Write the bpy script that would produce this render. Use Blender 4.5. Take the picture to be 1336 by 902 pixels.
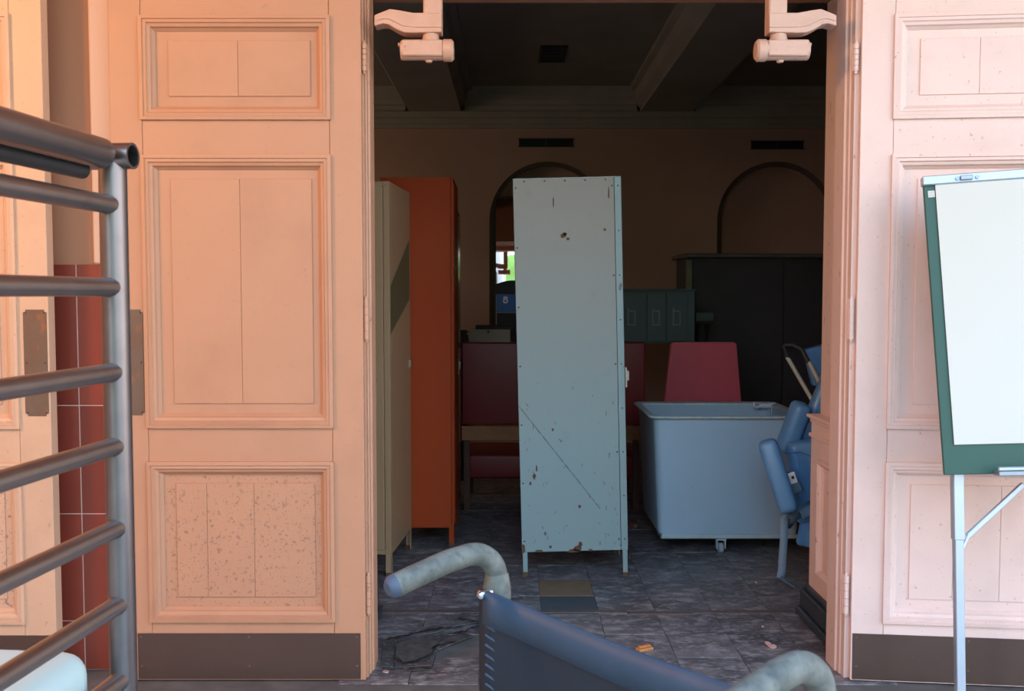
import bpy, bmesh, math, random
from mathutils import Vector, Matrix
from math import radians as R, sin, cos, pi, tan, atan, sqrt, atan2

C = bpy.context.scene.collection
for o in list(bpy.data.objects):
    bpy.data.objects.remove(o)
rnd = random.Random(7)

# ------------------------------------------------------------------ camera
W_PX, H_PX, F_PX = 1336, 902, 1250.0
CX, CY, CAM_Z = 668.0, 451.0, 1.27
PITCH = atan(66.0 / F_PX)
cam_d = bpy.data.cameras.new('camera')
cam_d.sensor_fit = 'HORIZONTAL'
cam_d.sensor_width = 36.0
cam_d.lens = F_PX / W_PX * 36.0
cam_d.clip_start = 0.02
cam_d.dof.use_dof = True
cam_d.dof.focus_distance = 3.9
cam_d.dof.aperture_fstop = 15.0
cam = bpy.data.objects.new('camera', cam_d)
cam.location = (0, 0, CAM_Z)
cam.rotation_euler = (pi / 2 - PITCH, 0, 0)
C.objects.link(cam)
bpy.context.scene.camera = cam

# ------------------------------------------------------------------ light
w = bpy.data.worlds.new('overcast_sky')
bpy.context.scene.world = w
w.use_nodes = True
nt = w.node_tree
bg = nt.nodes['Background']
tc = nt.nodes.new('ShaderNodeTexCoord')
sp = nt.nodes.new('ShaderNodeSeparateXYZ')
cr = nt.nodes.new('ShaderNodeValToRGB')
nt.links.new(tc.outputs['Generated'], sp.inputs[0])
nt.links.new(sp.outputs['Z'], cr.inputs[0])
cr.color_ramp.elements[0].position = 0.0
cr.color_ramp.elements[0].color = (1.0, 0.91, 0.80, 1)
cr.color_ramp.elements[1].position = 0.55
cr.color_ramp.elements[1].color = (0.33, 0.62, 1.0, 1)
nt.links.new(cr.outputs[0], bg.inputs[0])
bg.inputs[1].default_value = 3.1

def area(name, loc, target, size, power, col, size_y=None):
    d = bpy.data.lights.new(name, 'AREA')
    d.energy = power
    d.color = col
    d.size = size
    if size_y:
        d.shape = 'RECTANGLE'
        d.size_y = size_y
    o = bpy.data.objects.new(name, d)
    o.location = loc
    o.rotation_euler = (Vector(target) - Vector(loc)).to_track_quat('-Z', 'Y').to_euler()
    C.objects.link(o)
    return o
# warm lamp light from the left of the porch, added fill light from the front right
area('porch_lamp_light', (-3.0, 1.0, 2.7), (-1.0, 3.1, 1.7), 0.5, 40, (1.0, 0.50, 0.18))
area('right_fill_light', (2.9, -3.0, 1.9), (1.5, 3.1, 0.6), 1.5, 1.2, (1.0, 0.93, 0.92)).data.spread = R(50)
area('room_fill_light', (-3.9, 6.6, 1.9), (1.0, 7.6, 1.9), 1.1, 9, (1.0, 0.80, 0.60))  # added to brighten the back of the room; no window is there

vs = bpy.context.scene.view_settings
vs.view_transform = 'Standard'
vs.look = 'None'
vs.gamma = 1.0
vs.use_curve_mapping = False
vs.exposure = 0.85
cyc = bpy.context.scene.cycles
cyc.max_bounces = 8
cyc.diffuse_bounces = 5
cyc.glossy_bounces = 4
cyc.sample_clamp_indirect = 6.0
cyc.use_denoising = True

# ------------------------------------------------------------------ helpers
def ray(px, py):
    u = (px - CX) / F_PX
    v = (CY - py) / F_PX
    return Vector((u, cos(PITCH) + v * sin(PITCH), v * cos(PITCH) - sin(PITCH)))

def at(px, py, Y):
    d = ray(px, py)
    t = Y / d.y
    return Vector((d.x * t, Y, CAM_Z + d.z * t))

def zat(py, Y):
    return at(CX, py, Y).z

def on_floor(px, py, z=0.0):
    d = ray(px, py)
    t = (z - CAM_Z) / d.z
    return Vector((d.x * t, d.y * t, z))

def box(bm, x0, x1, y0, y1, z0, z1, bev=0.0, seg=1, M=None):
    m = Matrix.Translation(((x0 + x1) / 2, (y0 + y1) / 2, (z0 + z1) / 2)) @ Matrix.Diagonal((abs(x1 - x0), abs(y1 - y0), abs(z1 - z0), 1))
    if M is not None:
        m = M @ m
    r = bmesh.ops.create_cube(bm, size=1.0, matrix=m)
    if bev > 0:
        es = list({e for v in r['verts'] for e in v.link_edges})
        bmesh.ops.bevel(bm, geom=es, offset=bev, segments=seg, affect='EDGES', profile=0.5)
    return bm

def bx(*a, **k):
    return box(bmesh.new(), *a, **k)

def tube(bm, pts, r, n=12, caps=True):
    """tube along points; r a number or one per point"""
    pts = [Vector(p) for p in pts]
    rs = r if isinstance(r, (list, tuple)) else [r] * len(pts)
    rings = []
    prev = None
    for i, p in enumerate(pts):
        if i == 0:
            t = pts[1] - pts[0]
        elif i == len(pts) - 1:
            t = pts[-1] - pts[-2]
        else:
            t = (pts[i + 1] - p).normalized() + (p - pts[i - 1]).normalized()
        t.normalize()
        if prev is None:
            a = Vector((0, 0, 1)) if abs(t.z) < 0.9 else Vector((1, 0, 0))
            nrm = t.cross(a).normalized()
        else:
            nrm = (prev - t * prev.dot(t)).normalized()
        prev = nrm
        b = t.cross(nrm)
        rings.append([bm.verts.new(p + (nrm * cos(2 * pi * k / n) + b * sin(2 * pi * k / n)) * rs[i]) for k in range(n)])
    for a, b in zip(rings, rings[1:]):
        for k in range(n):
            bm.faces.new((a[k], a[(k + 1) % n], b[(k + 1) % n], b[k]))
    if caps:
        bm.faces.new(rings[0][::-1])
        bm.faces.new(rings[-1])
    return bm

def arc(c, r, a0, a1, n, ux, uy):
    return [Vector(c) + Vector(ux) * r * cos(a0 + (a1 - a0) * k / n) + Vector(uy) * r * sin(a0 + (a1 - a0) * k / n) for k in range(n + 1)]

def prism(bm, poly, d):
    """poly: list of 3D points, extruded by vector d"""
    d = Vector(d)
    a = [bm.verts.new(p) for p in poly]
    b = [bm.verts.new(Vector(p) + d) for p in poly]
    n = len(a)
    bm.faces.new(a[::-1])
    bm.faces.new(b)
    for i in range(n):
        bm.faces.new((a[i], a[(i + 1) % n], b[(i + 1) % n], b[i]))
    return bm

def nested(bm, rects):
    """loft nested rectangles (x0,x1,z0,z1,y) in the XZ plane, last one filled"""
    rings = []
    for (x0, x1, z0, z1, y) in rects:
        rings.append([bm.verts.new((x0, y, z0)), bm.verts.new((x1, y, z0)), bm.verts.new((x1, y, z1)), bm.verts.new((x0, y, z1))])
    for a, b in zip(rings, rings[1:]):
        for k in range(4):
            bm.faces.new((a[k], a[(k + 1) % 4], b[(k + 1) % 4], b[k]))
    bm.faces.new(rings[-1])
    return bm

def obj(name, bm, m, parent=None, world=False, smooth=40, bevel=0.0, recalc=True):
    if recalc:
        bmesh.ops.recalc_face_normals(bm, faces=bm.faces[:])
    if parent is not None and world:
        bm.transform(parent.matrix_basis.inverted())
    me = bpy.data.meshes.new(name)
    bm.to_mesh(me)
    bm.free()
    me.materials.append(m)
    if smooth:
        me.shade_smooth()
        me.set_sharp_from_angle(angle=R(smooth))
    o = bpy.data.objects.new(name, me)
    C.objects.link(o)
    if parent is not None:
        o.parent = parent
    if bevel:
        b = o.modifiers.new('bevel', 'BEVEL')
        b.width = bevel
        b.segments = 2
        b.limit_method = 'ANGLE'
        b.angle_limit = R(40)
    return o

def tag(o, label, cat=None, group=None, kind=None):
    o['label'] = label
    if cat:
        o['category'] = cat
    if group:
        o['group'] = group
    if kind:
        o['kind'] = kind
    return o

def empty(name, loc=(0, 0, 0), rot=(0, 0, 0)):
    o = bpy.data.objects.new(name, None)
    o.empty_display_size = 0.1
    C.objects.link(o)
    o.matrix_basis = Matrix.Translation(loc) @ __import__('mathutils').Euler(rot).to_matrix().to_4x4()
    return o

def thing(name, label, cat, loc=(0, 0, 0), rot=(0, 0, 0), group=None):
    return tag(empty(name, loc, rot), label, cat, group)

def struct(name, label, bm, m, **k):
    o = obj(name, bm, m, **k)
    return tag(o, label, kind='structure')

def copy_tree(o, parent=None):
    c = o.copy()
    C.objects.link(c)
    if parent is not None:
        c.parent = parent
    for ch in list(o.children):
        copy_tree(ch, c)
    return c

# ------------------------------------------------------------------ materials
MATS = {}
def mat(name, col, rough=0.5, metal=0.0, mott=None, spots=(), bump=None, spec=0.5, coat=0.0, rnd_amt=0.0, coord='Object'):
    """mott=(scale, amount, colour2); spots=[(scale, lo, hi, colour, stretch)]; bump=(scale, strength)"""
    if name in MATS:
        return MATS[name]
    m = bpy.data.materials.new(name)
    m.use_nodes = True
    t = m.node_tree
    b = t.nodes['Principled BSDF']
    b.inputs['Roughness'].default_value = rough
    b.inputs['Metallic'].default_value = metal
    b.inputs['Specular IOR Level'].default_value = spec
    b.inputs['Coat Weight'].default_value = coat
    c4 = (*col, 1)
    tcn = t.nodes.new('ShaderNodeTexCoord')
    src = tcn.outputs[coord]
    oi = t.nodes.new('ShaderNodeObjectInfo')
    off = t.nodes.new('ShaderNodeVectorMath')
    off.operation = 'ADD'
    mul = t.nodes.new('ShaderNodeMath')
    mul.operation = 'MULTIPLY'
    mul.inputs[1].default_value = 37.0
    t.links.new(oi.outputs['Random'], mul.inputs[0])
    t.links.new(src, off.inputs[0])
    t.links.new(mul.outputs[0], off.inputs[1])
    src = off.outputs[0]
    rgb = t.nodes.new('ShaderNodeRGB')
    rgb.outputs[0].default_value = c4
    cur = rgb.outputs[0]

    def noise(scale, stretch=None, det=4.0, rg=0.6):
        n = t.nodes.new('ShaderNodeTexNoise')
        n.inputs['Scale'].default_value = scale
        n.inputs['Detail'].default_value = det
        n.inputs['Roughness'].default_value = rg
        if stretch:
            mp = t.nodes.new('ShaderNodeMapping')
            mp.inputs['Scale'].default_value = stretch
            t.links.new(src, mp.inputs[0])
            t.links.new(mp.outputs[0], n.inputs['Vector'])
        else:
            t.links.new(src, n.inputs['Vector'])
        return n.outputs['Fac']

    def mix(fac, a, colour):
        x = t.nodes.new('ShaderNodeMix')
        x.data_type = 'RGBA'
        t.links.new(fac, x.inputs['Factor'])
        t.links.new(a, x.inputs['A'])
        x.inputs['B'].default_value = (*colour, 1)
        return x.outputs['Result']

    def ramp(fac, lo, hi, top=1.0):
        r = t.nodes.new('ShaderNodeMapRange')
        r.inputs['From Min'].default_value = lo
        r.inputs['From Max'].default_value = hi
        r.inputs['To Max'].default_value = top
        t.links.new(fac, r.inputs['Value'])
        return r.outputs['Result']
    if rnd_amt:
        hsv = t.nodes.new('ShaderNodeHueSaturation')
        hsv.inputs['Color'].default_value = c4
        r = t.nodes.new('ShaderNodeMapRange')
        r.inputs['To Min'].default_value = 1 - rnd_amt
        r.inputs['To Max'].default_value = 1 + rnd_amt
        t.links.new(oi.outputs['Random'], r.inputs['Value'])
        t.links.new(r.outputs['Result'], hsv.inputs['Value'])
        cur = hsv.outputs[0]
    if mott:
        cur = mix(ramp(noise(mott[0]), 0.35, 0.7, mott[1]), cur, mott[2])
    for s in spots:
        sc_, lo, hi, colr = s[:4]
        st = s[4] if len(s) > 4 else None
        top = s[5] if len(s) > 5 else 1.0
        cur = mix(ramp(noise(sc_, st), lo, hi, top), cur, colr)
    t.links.new(cur, b.inputs['Base Color'])
    if bump:
        bp = t.nodes.new('ShaderNodeBump')
        bp.inputs['Strength'].default_value = bump[1]
        bp.inputs['Distance'].default_value = 0.002
        t.links.new(noise(bump[0], bump[2] if len(bump) > 2 else None), bp.inputs['Height'])
        t.links.new(bp.outputs[0], b.inputs['Normal'])
    MATS[name] = m
    return m

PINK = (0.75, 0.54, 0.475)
WARM_LIT = (0.47, 0.235, 0.135)  # the door paint turned oranger to carry the warm light at the left
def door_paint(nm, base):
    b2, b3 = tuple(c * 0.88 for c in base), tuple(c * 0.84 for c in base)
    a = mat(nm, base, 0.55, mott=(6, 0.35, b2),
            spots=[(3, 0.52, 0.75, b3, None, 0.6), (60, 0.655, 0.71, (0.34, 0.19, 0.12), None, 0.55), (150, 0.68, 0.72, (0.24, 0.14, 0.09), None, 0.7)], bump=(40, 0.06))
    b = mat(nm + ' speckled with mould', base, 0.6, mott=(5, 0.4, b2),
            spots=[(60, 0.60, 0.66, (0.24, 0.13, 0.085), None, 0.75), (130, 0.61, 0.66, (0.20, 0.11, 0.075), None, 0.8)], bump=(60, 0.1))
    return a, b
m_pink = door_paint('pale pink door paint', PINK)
m_warm_lit = door_paint('warm lit door paint', WARM_LIT)
m_bright_lit = door_paint('bright warm lit door paint', (0.58, 0.36, 0.235))  # brighter copy of the door paint, holding the light on the far leaf
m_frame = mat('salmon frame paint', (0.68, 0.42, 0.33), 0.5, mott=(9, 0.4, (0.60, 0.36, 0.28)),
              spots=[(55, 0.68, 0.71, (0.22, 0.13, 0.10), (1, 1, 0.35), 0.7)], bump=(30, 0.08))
m_frame_warm = mat('warm lit frame paint', (0.50, 0.255, 0.155), 0.5, mott=(9, 0.4, (0.43, 0.21, 0.125)),
                spots=[(55, 0.66, 0.70, (0.16, 0.08, 0.05), (1, 1, 0.35), 0.7)], bump=(30, 0.08))  # frame paint turned oranger, warm light put into the colour
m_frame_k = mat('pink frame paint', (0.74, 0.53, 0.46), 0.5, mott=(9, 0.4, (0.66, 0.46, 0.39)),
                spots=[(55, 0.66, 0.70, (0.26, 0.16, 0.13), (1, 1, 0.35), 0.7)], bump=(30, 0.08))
m_wall = mat('salmon plaster', (0.40, 0.18, 0.095), 0.8, mott=(2.5, 0.4, (0.34, 0.15, 0.08)), bump=(60, 0.1))  # darkened to the shaded tone of the wall beside the left leaves
m_inwall = mat('dingy rose plaster', (0.56, 0.33, 0.245), 0.85, mott=(1.6, 0.6, (0.46, 0.27, 0.20)), bump=(30, 0.1))
m_ceil = mat('sooty ceiling plaster', (0.30, 0.26, 0.21), 0.9, mott=(1.5, 0.6, (0.20, 0.17, 0.14)), bump=(30, 0.1))
m_corn = mat('dusty cornice plaster', (0.40, 0.34, 0.27), 0.85, mott=(3, 0.5, (0.30, 0.25, 0.20)))
m_tilew = mat('oxblood wall tile', (0.21, 0.040, 0.024), 0.3, mott=(8, 0.4, (0.17, 0.032, 0.019)), rnd_amt=0.12)
m_grout = mat('pale wall grout', (0.55, 0.36, 0.29), 0.85)
m_ftile = mat('scuffed black floor tile', (0.070, 0.063, 0.070), 0.46, mott=(7, 0.6, (0.14, 0.128, 0.135)),
              spots=[(5, 0.48, 0.70, (0.22, 0.205, 0.21), (0.8, 1.5, 1), 0.7), (14, 0.50, 0.68, (0.34, 0.32, 0.32), (0.9, 1.5, 1), 0.75), (55, 0.55, 0.66, (0.36, 0.34, 0.335), (0.7, 1.7, 1), 0.65), (130, 0.68, 0.71, (0.36, 0.34, 0.33), None, 0.7)],
              bump=(50, 0.25, (0.6, 1.6, 1)), rnd_amt=0.3)
m_ftile_br = mat('tan floor tile', (0.20, 0.13, 0.075), 0.55, mott=(14, 0.5, (0.12, 0.085, 0.055)), bump=(50, 0.15))
m_ftile_bl = mat('slate floor tile', (0.035, 0.045, 0.058), 0.45, mott=(14, 0.5, (0.065, 0.07, 0.08)), bump=(50, 0.15))
m_fbase = mat('tile bedding mastic', (0.085, 0.075, 0.07), 0.75, mott=(10, 0.7, (0.16, 0.14, 0.13)), bump=(40, 0.3))
m_thresh = mat('grimy brown strip', (0.085, 0.055, 0.048), 0.5, mott=(30, 0.6, (0.15, 0.12, 0.11)))
m_concrete = mat('porch concrete', (0.42, 0.40, 0.38), 0.85, mott=(4, 0.5, (0.32, 0.30, 0.29)), bump=(30, 0.2))
m_kick = mat('tarnished bronze plate', (0.10, 0.062, 0.050), 0.42, 0.55, mott=(3, 0.6, (0.13, 0.085, 0.070)),
             spots=[(7, 0.60, 0.80, (0.17, 0.095, 0.055), None, 0.6), (120, 0.72, 0.74, (0.4, 0.3, 0.24), None, 0.6)])
m_push = mat('rusty push plate', (0.155, 0.085, 0.055), 0.55, 0.3, mott=(14, 0.7, (0.15, 0.115, 0.085)),
             spots=[(22, 0.58, 0.70, (0.30, 0.11, 0.04), (1, 1, 0.6), 0.8)])
m_base = mat('blue black baseboard paint', (0.022, 0.028, 0.038), 0.4, mott=(12, 0.6, (0.06, 0.065, 0.075)),
             spots=[(60, 0.68, 0.72, (0.45, 0.22, 0.18), None, 0.6)])
m_gap = mat('dark recess', (0.02, 0.014, 0.011), 0.9)
m_teal = mat('teal locker enamel', (0.215, 0.295, 0.295), 0.42, mott=(2.2, 0.5, (0.19, 0.275, 0.285)),
             spots=[(17, 0.69, 0.72, (0.05, 0.035, 0.028), (1.2, 1, 0.7), 0.8), (120, 0.695, 0.72, (0.06, 0.045, 0.035), (1, 1, 0.6), 0.7), (9, 0.62, 0.9, (0.14, 0.22, 0.21), None, 0.5)], bump=(6, 0.12))
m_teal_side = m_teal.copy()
m_teal_side.name = 'teal enamel greyer towards the top'
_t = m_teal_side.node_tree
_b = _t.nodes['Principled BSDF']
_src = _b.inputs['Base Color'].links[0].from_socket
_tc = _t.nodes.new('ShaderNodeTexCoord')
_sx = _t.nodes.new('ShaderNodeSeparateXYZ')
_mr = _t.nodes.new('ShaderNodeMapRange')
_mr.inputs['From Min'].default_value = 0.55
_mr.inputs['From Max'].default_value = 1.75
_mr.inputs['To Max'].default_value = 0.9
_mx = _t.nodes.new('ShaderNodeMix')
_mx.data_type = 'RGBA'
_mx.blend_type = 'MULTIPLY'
_mx.inputs['B'].default_value = (1.14, 0.68, 0.55, 1)  # tint turns the panel greyer towards the top
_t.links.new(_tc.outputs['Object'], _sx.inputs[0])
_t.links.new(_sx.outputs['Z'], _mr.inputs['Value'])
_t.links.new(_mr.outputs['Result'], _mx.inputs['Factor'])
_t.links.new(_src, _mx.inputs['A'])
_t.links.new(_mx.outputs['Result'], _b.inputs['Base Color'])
m_rust = mat('rust brown', (0.115, 0.055, 0.028), 0.85, mott=(60, 0.6, (0.07, 0.035, 0.02)))
m_scratch = mat('scraped paint line', (0.10, 0.105, 0.095), 0.7, mott=(60, 0.9, (0.19, 0.26, 0.26)))
m_cream = mat('cream locker enamel', (0.33, 0.22, 0.125), 0.4, mott=(2.5, 0.5, (0.28, 0.18, 0.10)),
              spots=[(50, 0.70, 0.73, (0.06, 0.035, 0.02), None, 0.8)], bump=(6, 0.1))
m_patch = mat('olive unpainted patch', (0.10, 0.085, 0.038), 0.6, mott=(12, 0.5, (0.08, 0.065, 0.03)))
m_orange = mat('burnt orange enamel', (0.29, 0.045, 0.011), 0.6, spec=0.12, mott=(3, 0.5, (0.28, 0.035, 0.009)),
               spots=[(24, 0.71, 0.74, (0.07, 0.025, 0.012), (1, 1, 0.7), 0.8), (70, 0.72, 0.75, (0.07, 0.025, 0.012), None, 0.8)], bump=(6, 0.1))
m_olive = mat('glossy olive black enamel', (0.045, 0.042, 0.014), 0.13, mott=(4, 0.5, (0.06, 0.055, 0.02)))
m_post = mat('dull stainless post', (0.215, 0.19, 0.19), 0.42, 1.0, mott=(25, 0.5, (0.17, 0.145, 0.15)), bump=(120, 0.03))
m_chrome = mat('chrome', (0.75, 0.76, 0.78), 0.16, 1.0)
m_brushed = mat('stainless tube', (0.30, 0.265, 0.245), 0.34, 1.0, mott=(30, 0.4, (0.24, 0.205, 0.19)), bump=(120, 0.03))
m_cart = mat('grey blue cart plastic', (0.36, 0.48, 0.58), 0.5, mott=(3, 0.5, (0.32, 0.43, 0.52)), spots=[(45, 0.72, 0.75, (0.06, 0.065, 0.075), None, 0.6)], bump=(14, 0.12))
m_cartrim = mat('worn pale rim', (0.58, 0.60, 0.56), 0.6, mott=(25, 0.8, (0.34, 0.42, 0.47)))
m_cartbase = mat('pale cart frame', (0.42, 0.50, 0.52), 0.5, mott=(15, 0.4, (0.30, 0.36, 0.39)))
m_caster = mat('grey caster', (0.30, 0.33, 0.35), 0.5)
m_rubber = mat('black rubber', (0.02, 0.02, 0.022), 0.6)
m_vinyl = mat('blue vinyl', (0.115, 0.28, 0.52), 0.34, mott=(9, 0.5, (0.095, 0.24, 0.46)), bump=(35, 0.15))
m_web = mat('slate webbing', (0.15, 0.25, 0.36), 0.75, mott=(60, 0.5, (0.20, 0.30, 0.40)), bump=(300, 0.3))
m_webdk = mat('dark webbing', (0.08, 0.15, 0.22), 0.7, bump=(300, 0.3))
m_buckle = mat('white buckle', (0.85, 0.86, 0.86), 0.25, 0.2)
m_tubecr = mat('cream tube paint', (0.47, 0.43, 0.34), 0.45, mott=(25, 0.5, (0.36, 0.32, 0.26)))
m_red = mat('oxblood vinyl', (0.22, 0.018, 0.020), 0.42, mott=(4, 0.4, (0.16, 0.013, 0.015)), spots=[(40, 0.72, 0.75, (0.55, 0.22, 0.15), None, 0.5)], bump=(40, 0.15))
m_wood = mat('orange stained wood', (0.42, 0.15, 0.05), 0.5, mott=(12, 0.6, (0.24, 0.105, 0.04)), bump=(40, 0.15, (6, 1, 1)))
m_dark = mat('dark stained furniture', (0.040, 0.032, 0.034), 0.55, mott=(3, 0.5, (0.055, 0.045, 0.046)))
m_darkrim = mat('dark moulding', (0.13, 0.10, 0.085), 0.55, mott=(8, 0.5, (0.09, 0.07, 0.06)))
m_steel = mat('grey green steel cabinet', (0.085, 0.120, 0.120), 0.5, mott=(4, 0.5, (0.06, 0.088, 0.09)))
m_beige = mat('beige equipment box', (0.42, 0.37, 0.29), 0.55, mott=(6, 0.4, (0.34, 0.29, 0.22)))
m_black = mat('matte black', (0.012, 0.012, 0.012), 0.6)
m_blue = mat('blue printed panel', (0.03, 0.16, 0.52), 0.5)
m_white = mat('white print', (0.80, 0.82, 0.82), 0.6)
m_mirror = mat('old mirror glass', (0.78, 0.78, 0.72), 0.015, 1.0)
m_board = mat('green easel board', (0.020, 0.078, 0.055), 0.5, mott=(5, 0.3, (0.017, 0.068, 0.048)))
m_paper = mat('white pad paper', (0.60, 0.575, 0.505), 0.8, mott=(3, 0.25, (0.58, 0.57, 0.52)))
m_paperedge = mat('pad paper edge', (0.78, 0.84, 0.55), 0.8)
m_alu = mat('satin aluminium', (0.44, 0.50, 0.58), 0.42, 0.7, mott=(12, 0.3, (0.38, 0.44, 0.52)))
m_alud = mat('darker aluminium clip', (0.30, 0.33, 0.37), 0.4, 0.7)
m_grip = mat('weathered grey grip', (0.080, 0.080, 0.066), 0.7, mott=(38, 0.75, (0.19, 0.18, 0.15)), spots=[(60, 0.52, 0.72, (0.045, 0.048, 0.05), None, 0.75)], bump=(90, 0.4))
m_gripend = mat('blue grey grip cap', (0.060, 0.074, 0.105), 0.6, mott=(50, 0.5, (0.09, 0.105, 0.14)))
m_sling = mat('navy nylon sling', (0.010, 0.018, 0.029), 0.6, mott=(9, 0.5, (0.014, 0.025, 0.040)), bump=(160, 0.15))
m_hem = mat('faded navy hem', (0.027, 0.054, 0.088), 0.5, mott=(14, 0.6, (0.042, 0.075, 0.115)), bump=(160, 0.2))
m_mattress = mat('white vinyl mattress', (0.55, 0.66, 0.62), 0.5)
m_grass = mat('lawn grass', (0.10, 0.15, 0.05), 0.9, mott=(1.2, 0.6, (0.14, 0.19, 0.07)), bump=(20, 0.4))
m_hedge = mat('fresh hedge leaves', (0.19, 0.33, 0.07), 0.9, mott=(1.2, 0.6, (0.28, 0.42, 0.10)), bump=(20, 0.4))
m_white_paint = mat('white column paint', (0.80, 0.76, 0.72), 0.5, mott=(5, 0.3, (0.7, 0.66, 0.62)))
m_chip = mat('pink paint chip', (0.72, 0.46, 0.40), 0.7)
m_chipo = mat('orange wood chip', (0.58, 0.24, 0.07), 0.6, mott=(60, 0.7, (0.35, 0.12, 0.03)))
m_dust = mat('pale plaster crumb', (0.55, 0.53, 0.50), 0.9)

# ------------------------------------------------------------------ setting: shell
YF, YI, YB = 3.20, 3.74, 8.20          # front face and inner face of the front wall, back wall
CEIL = 3.0
XL, XR = -0.466, 1.091                 # clear opening between the frames
HEAD = 2.33

bm = bmesh.new()
box(bm, -6, -0.60, YF, YI, 0, 3.4)
box(bm, 1.216, 7, YF, YI, 0, 3.4)
box(bm, -0.60, 1.216, YF, YI, HEAD + 0.06, 3.4)
wf = struct('wall_front', 'thick salmon plaster wall around the double doorway', bm, m_wall, smooth=0)

# tile wainscot on the porch side, left of the doorway
TZ = zat(345, YF)
bm = bx(-2.4, -0.70, YF - 0.0128, YF + 0.01, 0.0, TZ - 0.002)
obj('grout_bed', bm, m_grout, wf, smooth=0)
tw, th = 0.148, 0.366
tile_me = None
zt = TZ
xg = at(105, 500, YF).x
row = 0
heights = [0.105] + [th] * 4
for hgt in heights:
    z0 = max(0.0, zt - hgt)
    if z0 >= zt - 0.01:
        break
    me_row = None
    for k in range(-5, 5):
        x0 = xg + k * tw
        if me_row is None:
            b_ = bx(-tw / 2 + 0.0016, tw / 2 - 0.0016, -0.006, 0.006, -(zt - z0) / 2 + 0.0016, (zt - z0) / 2 - 0.0016, bev=0.0008)
            o = obj('wall_tile', b_, m_tilew, wf, smooth=0)
            me_row = o.data
        else:
            o = bpy.data.objects.new('wall_tile', me_row)
            C.objects.link(o)
            o.parent = wf
        o.location = (x0 + tw / 2, YF - 0.008 - rnd.random() * 0.0008, (zt + z0) / 2)
    zt = z0

struct('lit_wall_strip', 'lit strip of wall put in as a pale board above the wall tiles, left of the open door leaf', bx(at(123, 250, YF).x, -1.05, YF - 0.022, YF + 0.01, TZ, 2.9, bev=0.006), mat('lit wall plaster', (0.60, 0.41, 0.32), 0.8, mott=(3, 0.3, (0.54, 0.36, 0.28))), smooth=0)  # pale board stands in for the lit part of the same wall
# side walls, back wall, ceiling
struct('wall_left', 'dim rose left wall of the storage room', bx(-4.3, -4.0, YI, 8.5, 0, 3.3), m_inwall, smooth=0)
struct('wall_right', 'dim rose right wall of the storage room', bx(5.0, 5.3, YI, 8.5, 0, 3.3), m_inwall, smooth=0)

NICHE = [((at(715, 300, YB).x), 0.50), ((at(1012, 300, YB).x), 0.50)]
NTOP = zat(211, YB)
NBOT = 0.85
def arch_poly(cx_, hw, z0, ztop, n=24):
    zs = ztop - hw
    pts = [(cx_ - hw, z0), (cx_ + hw, z0)]
    for k in range(n + 1):
        a = pi * k / n
        pts.append((cx_ + hw * cos(a), zs + hw * sin(a)))
    return pts
cu = bpy.data.curves.new('wall_back', 'CURVE')
cu.dimensions = '2D'
cu.fill_mode = 'BOTH'
cu.extrude = 0.06
def spl(pts):
    s = cu.splines.new('POLY')
    s.points.add(len(pts) - 1)
    for p, q in zip(s.points, pts):
        p.co = (q[0], q[1], 0, 1)
    s.use_cyclic_u = True
spl([(-4.0, 0), (5.0, 0), (5.0, 3.3), (-4.0, 3.3)])
for cx_, hw in NICHE:
    spl(arch_poly(cx_, hw, NBOT, NTOP))
tmp = bpy.data.objects.new('tmp', cu)
C.objects.link(tmp)
dg = bpy.context.evaluated_depsgraph_get()
me = bpy.data.meshes.new_from_object(tmp.evaluated_get(dg))
bpy.data.objects.remove(tmp)
me.transform(Matrix.Translation((0, YB + 0.06, 0)) @ Matrix.Rotation(pi / 2, 4, 'X'))
me.materials.clear()
me.materials.append(m_inwall)
wb = bpy.data.objects.new('wall_back', me)
C.objects.link(wb)
tag(wb, 'dim rose back wall with two arched niches', kind='structure')
obj('niche_backing', bx(-4.0, 5.0, YB + 0.12, YB + 0.3, 0, 3.3), m_inwall, wb, smooth=0)
for cx_, hw in NICHE:
    bm = bmesh.new()
    zs = NTOP - hw
    path = [(cx_ - hw, NBOT)] + [(cx_ - hw * cos(pi * k / 28), zs + hw * sin(pi * k / 28)) for k in range(29)] + [(cx_ + hw, NBOT)]
    inner = [(cx_ - hw + 0.034, NBOT)] + [(cx_ - (hw - 0.034) * cos(pi * k / 28), zs + (hw - 0.034) * sin(pi * k / 28)) for k in range(29)] + [(cx_ + hw - 0.034, NBOT)]
    for (y0, y1) in ((YB - 0.004, YB + 0.045),):
        a = [bm.verts.new((p[0], y0, p[1])) for p in path]
        b = [bm.verts.new((p[0], y0 + 0.012, p[1])) for p in inner]
        c = [bm.verts.new((p[0], y1, p[1])) for p in inner]
        for i in range(len(a) - 1):
            bm.faces.new((a[i], a[i + 1], b[i + 1], b[i]))
            bm.faces.new((b[i], b[i + 1], c[i + 1], c[i]))
    obj('niche_moulding', bm, mat('dark niche moulding', (0.13, 0.08, 0.058), 0.7), wb)

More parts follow.
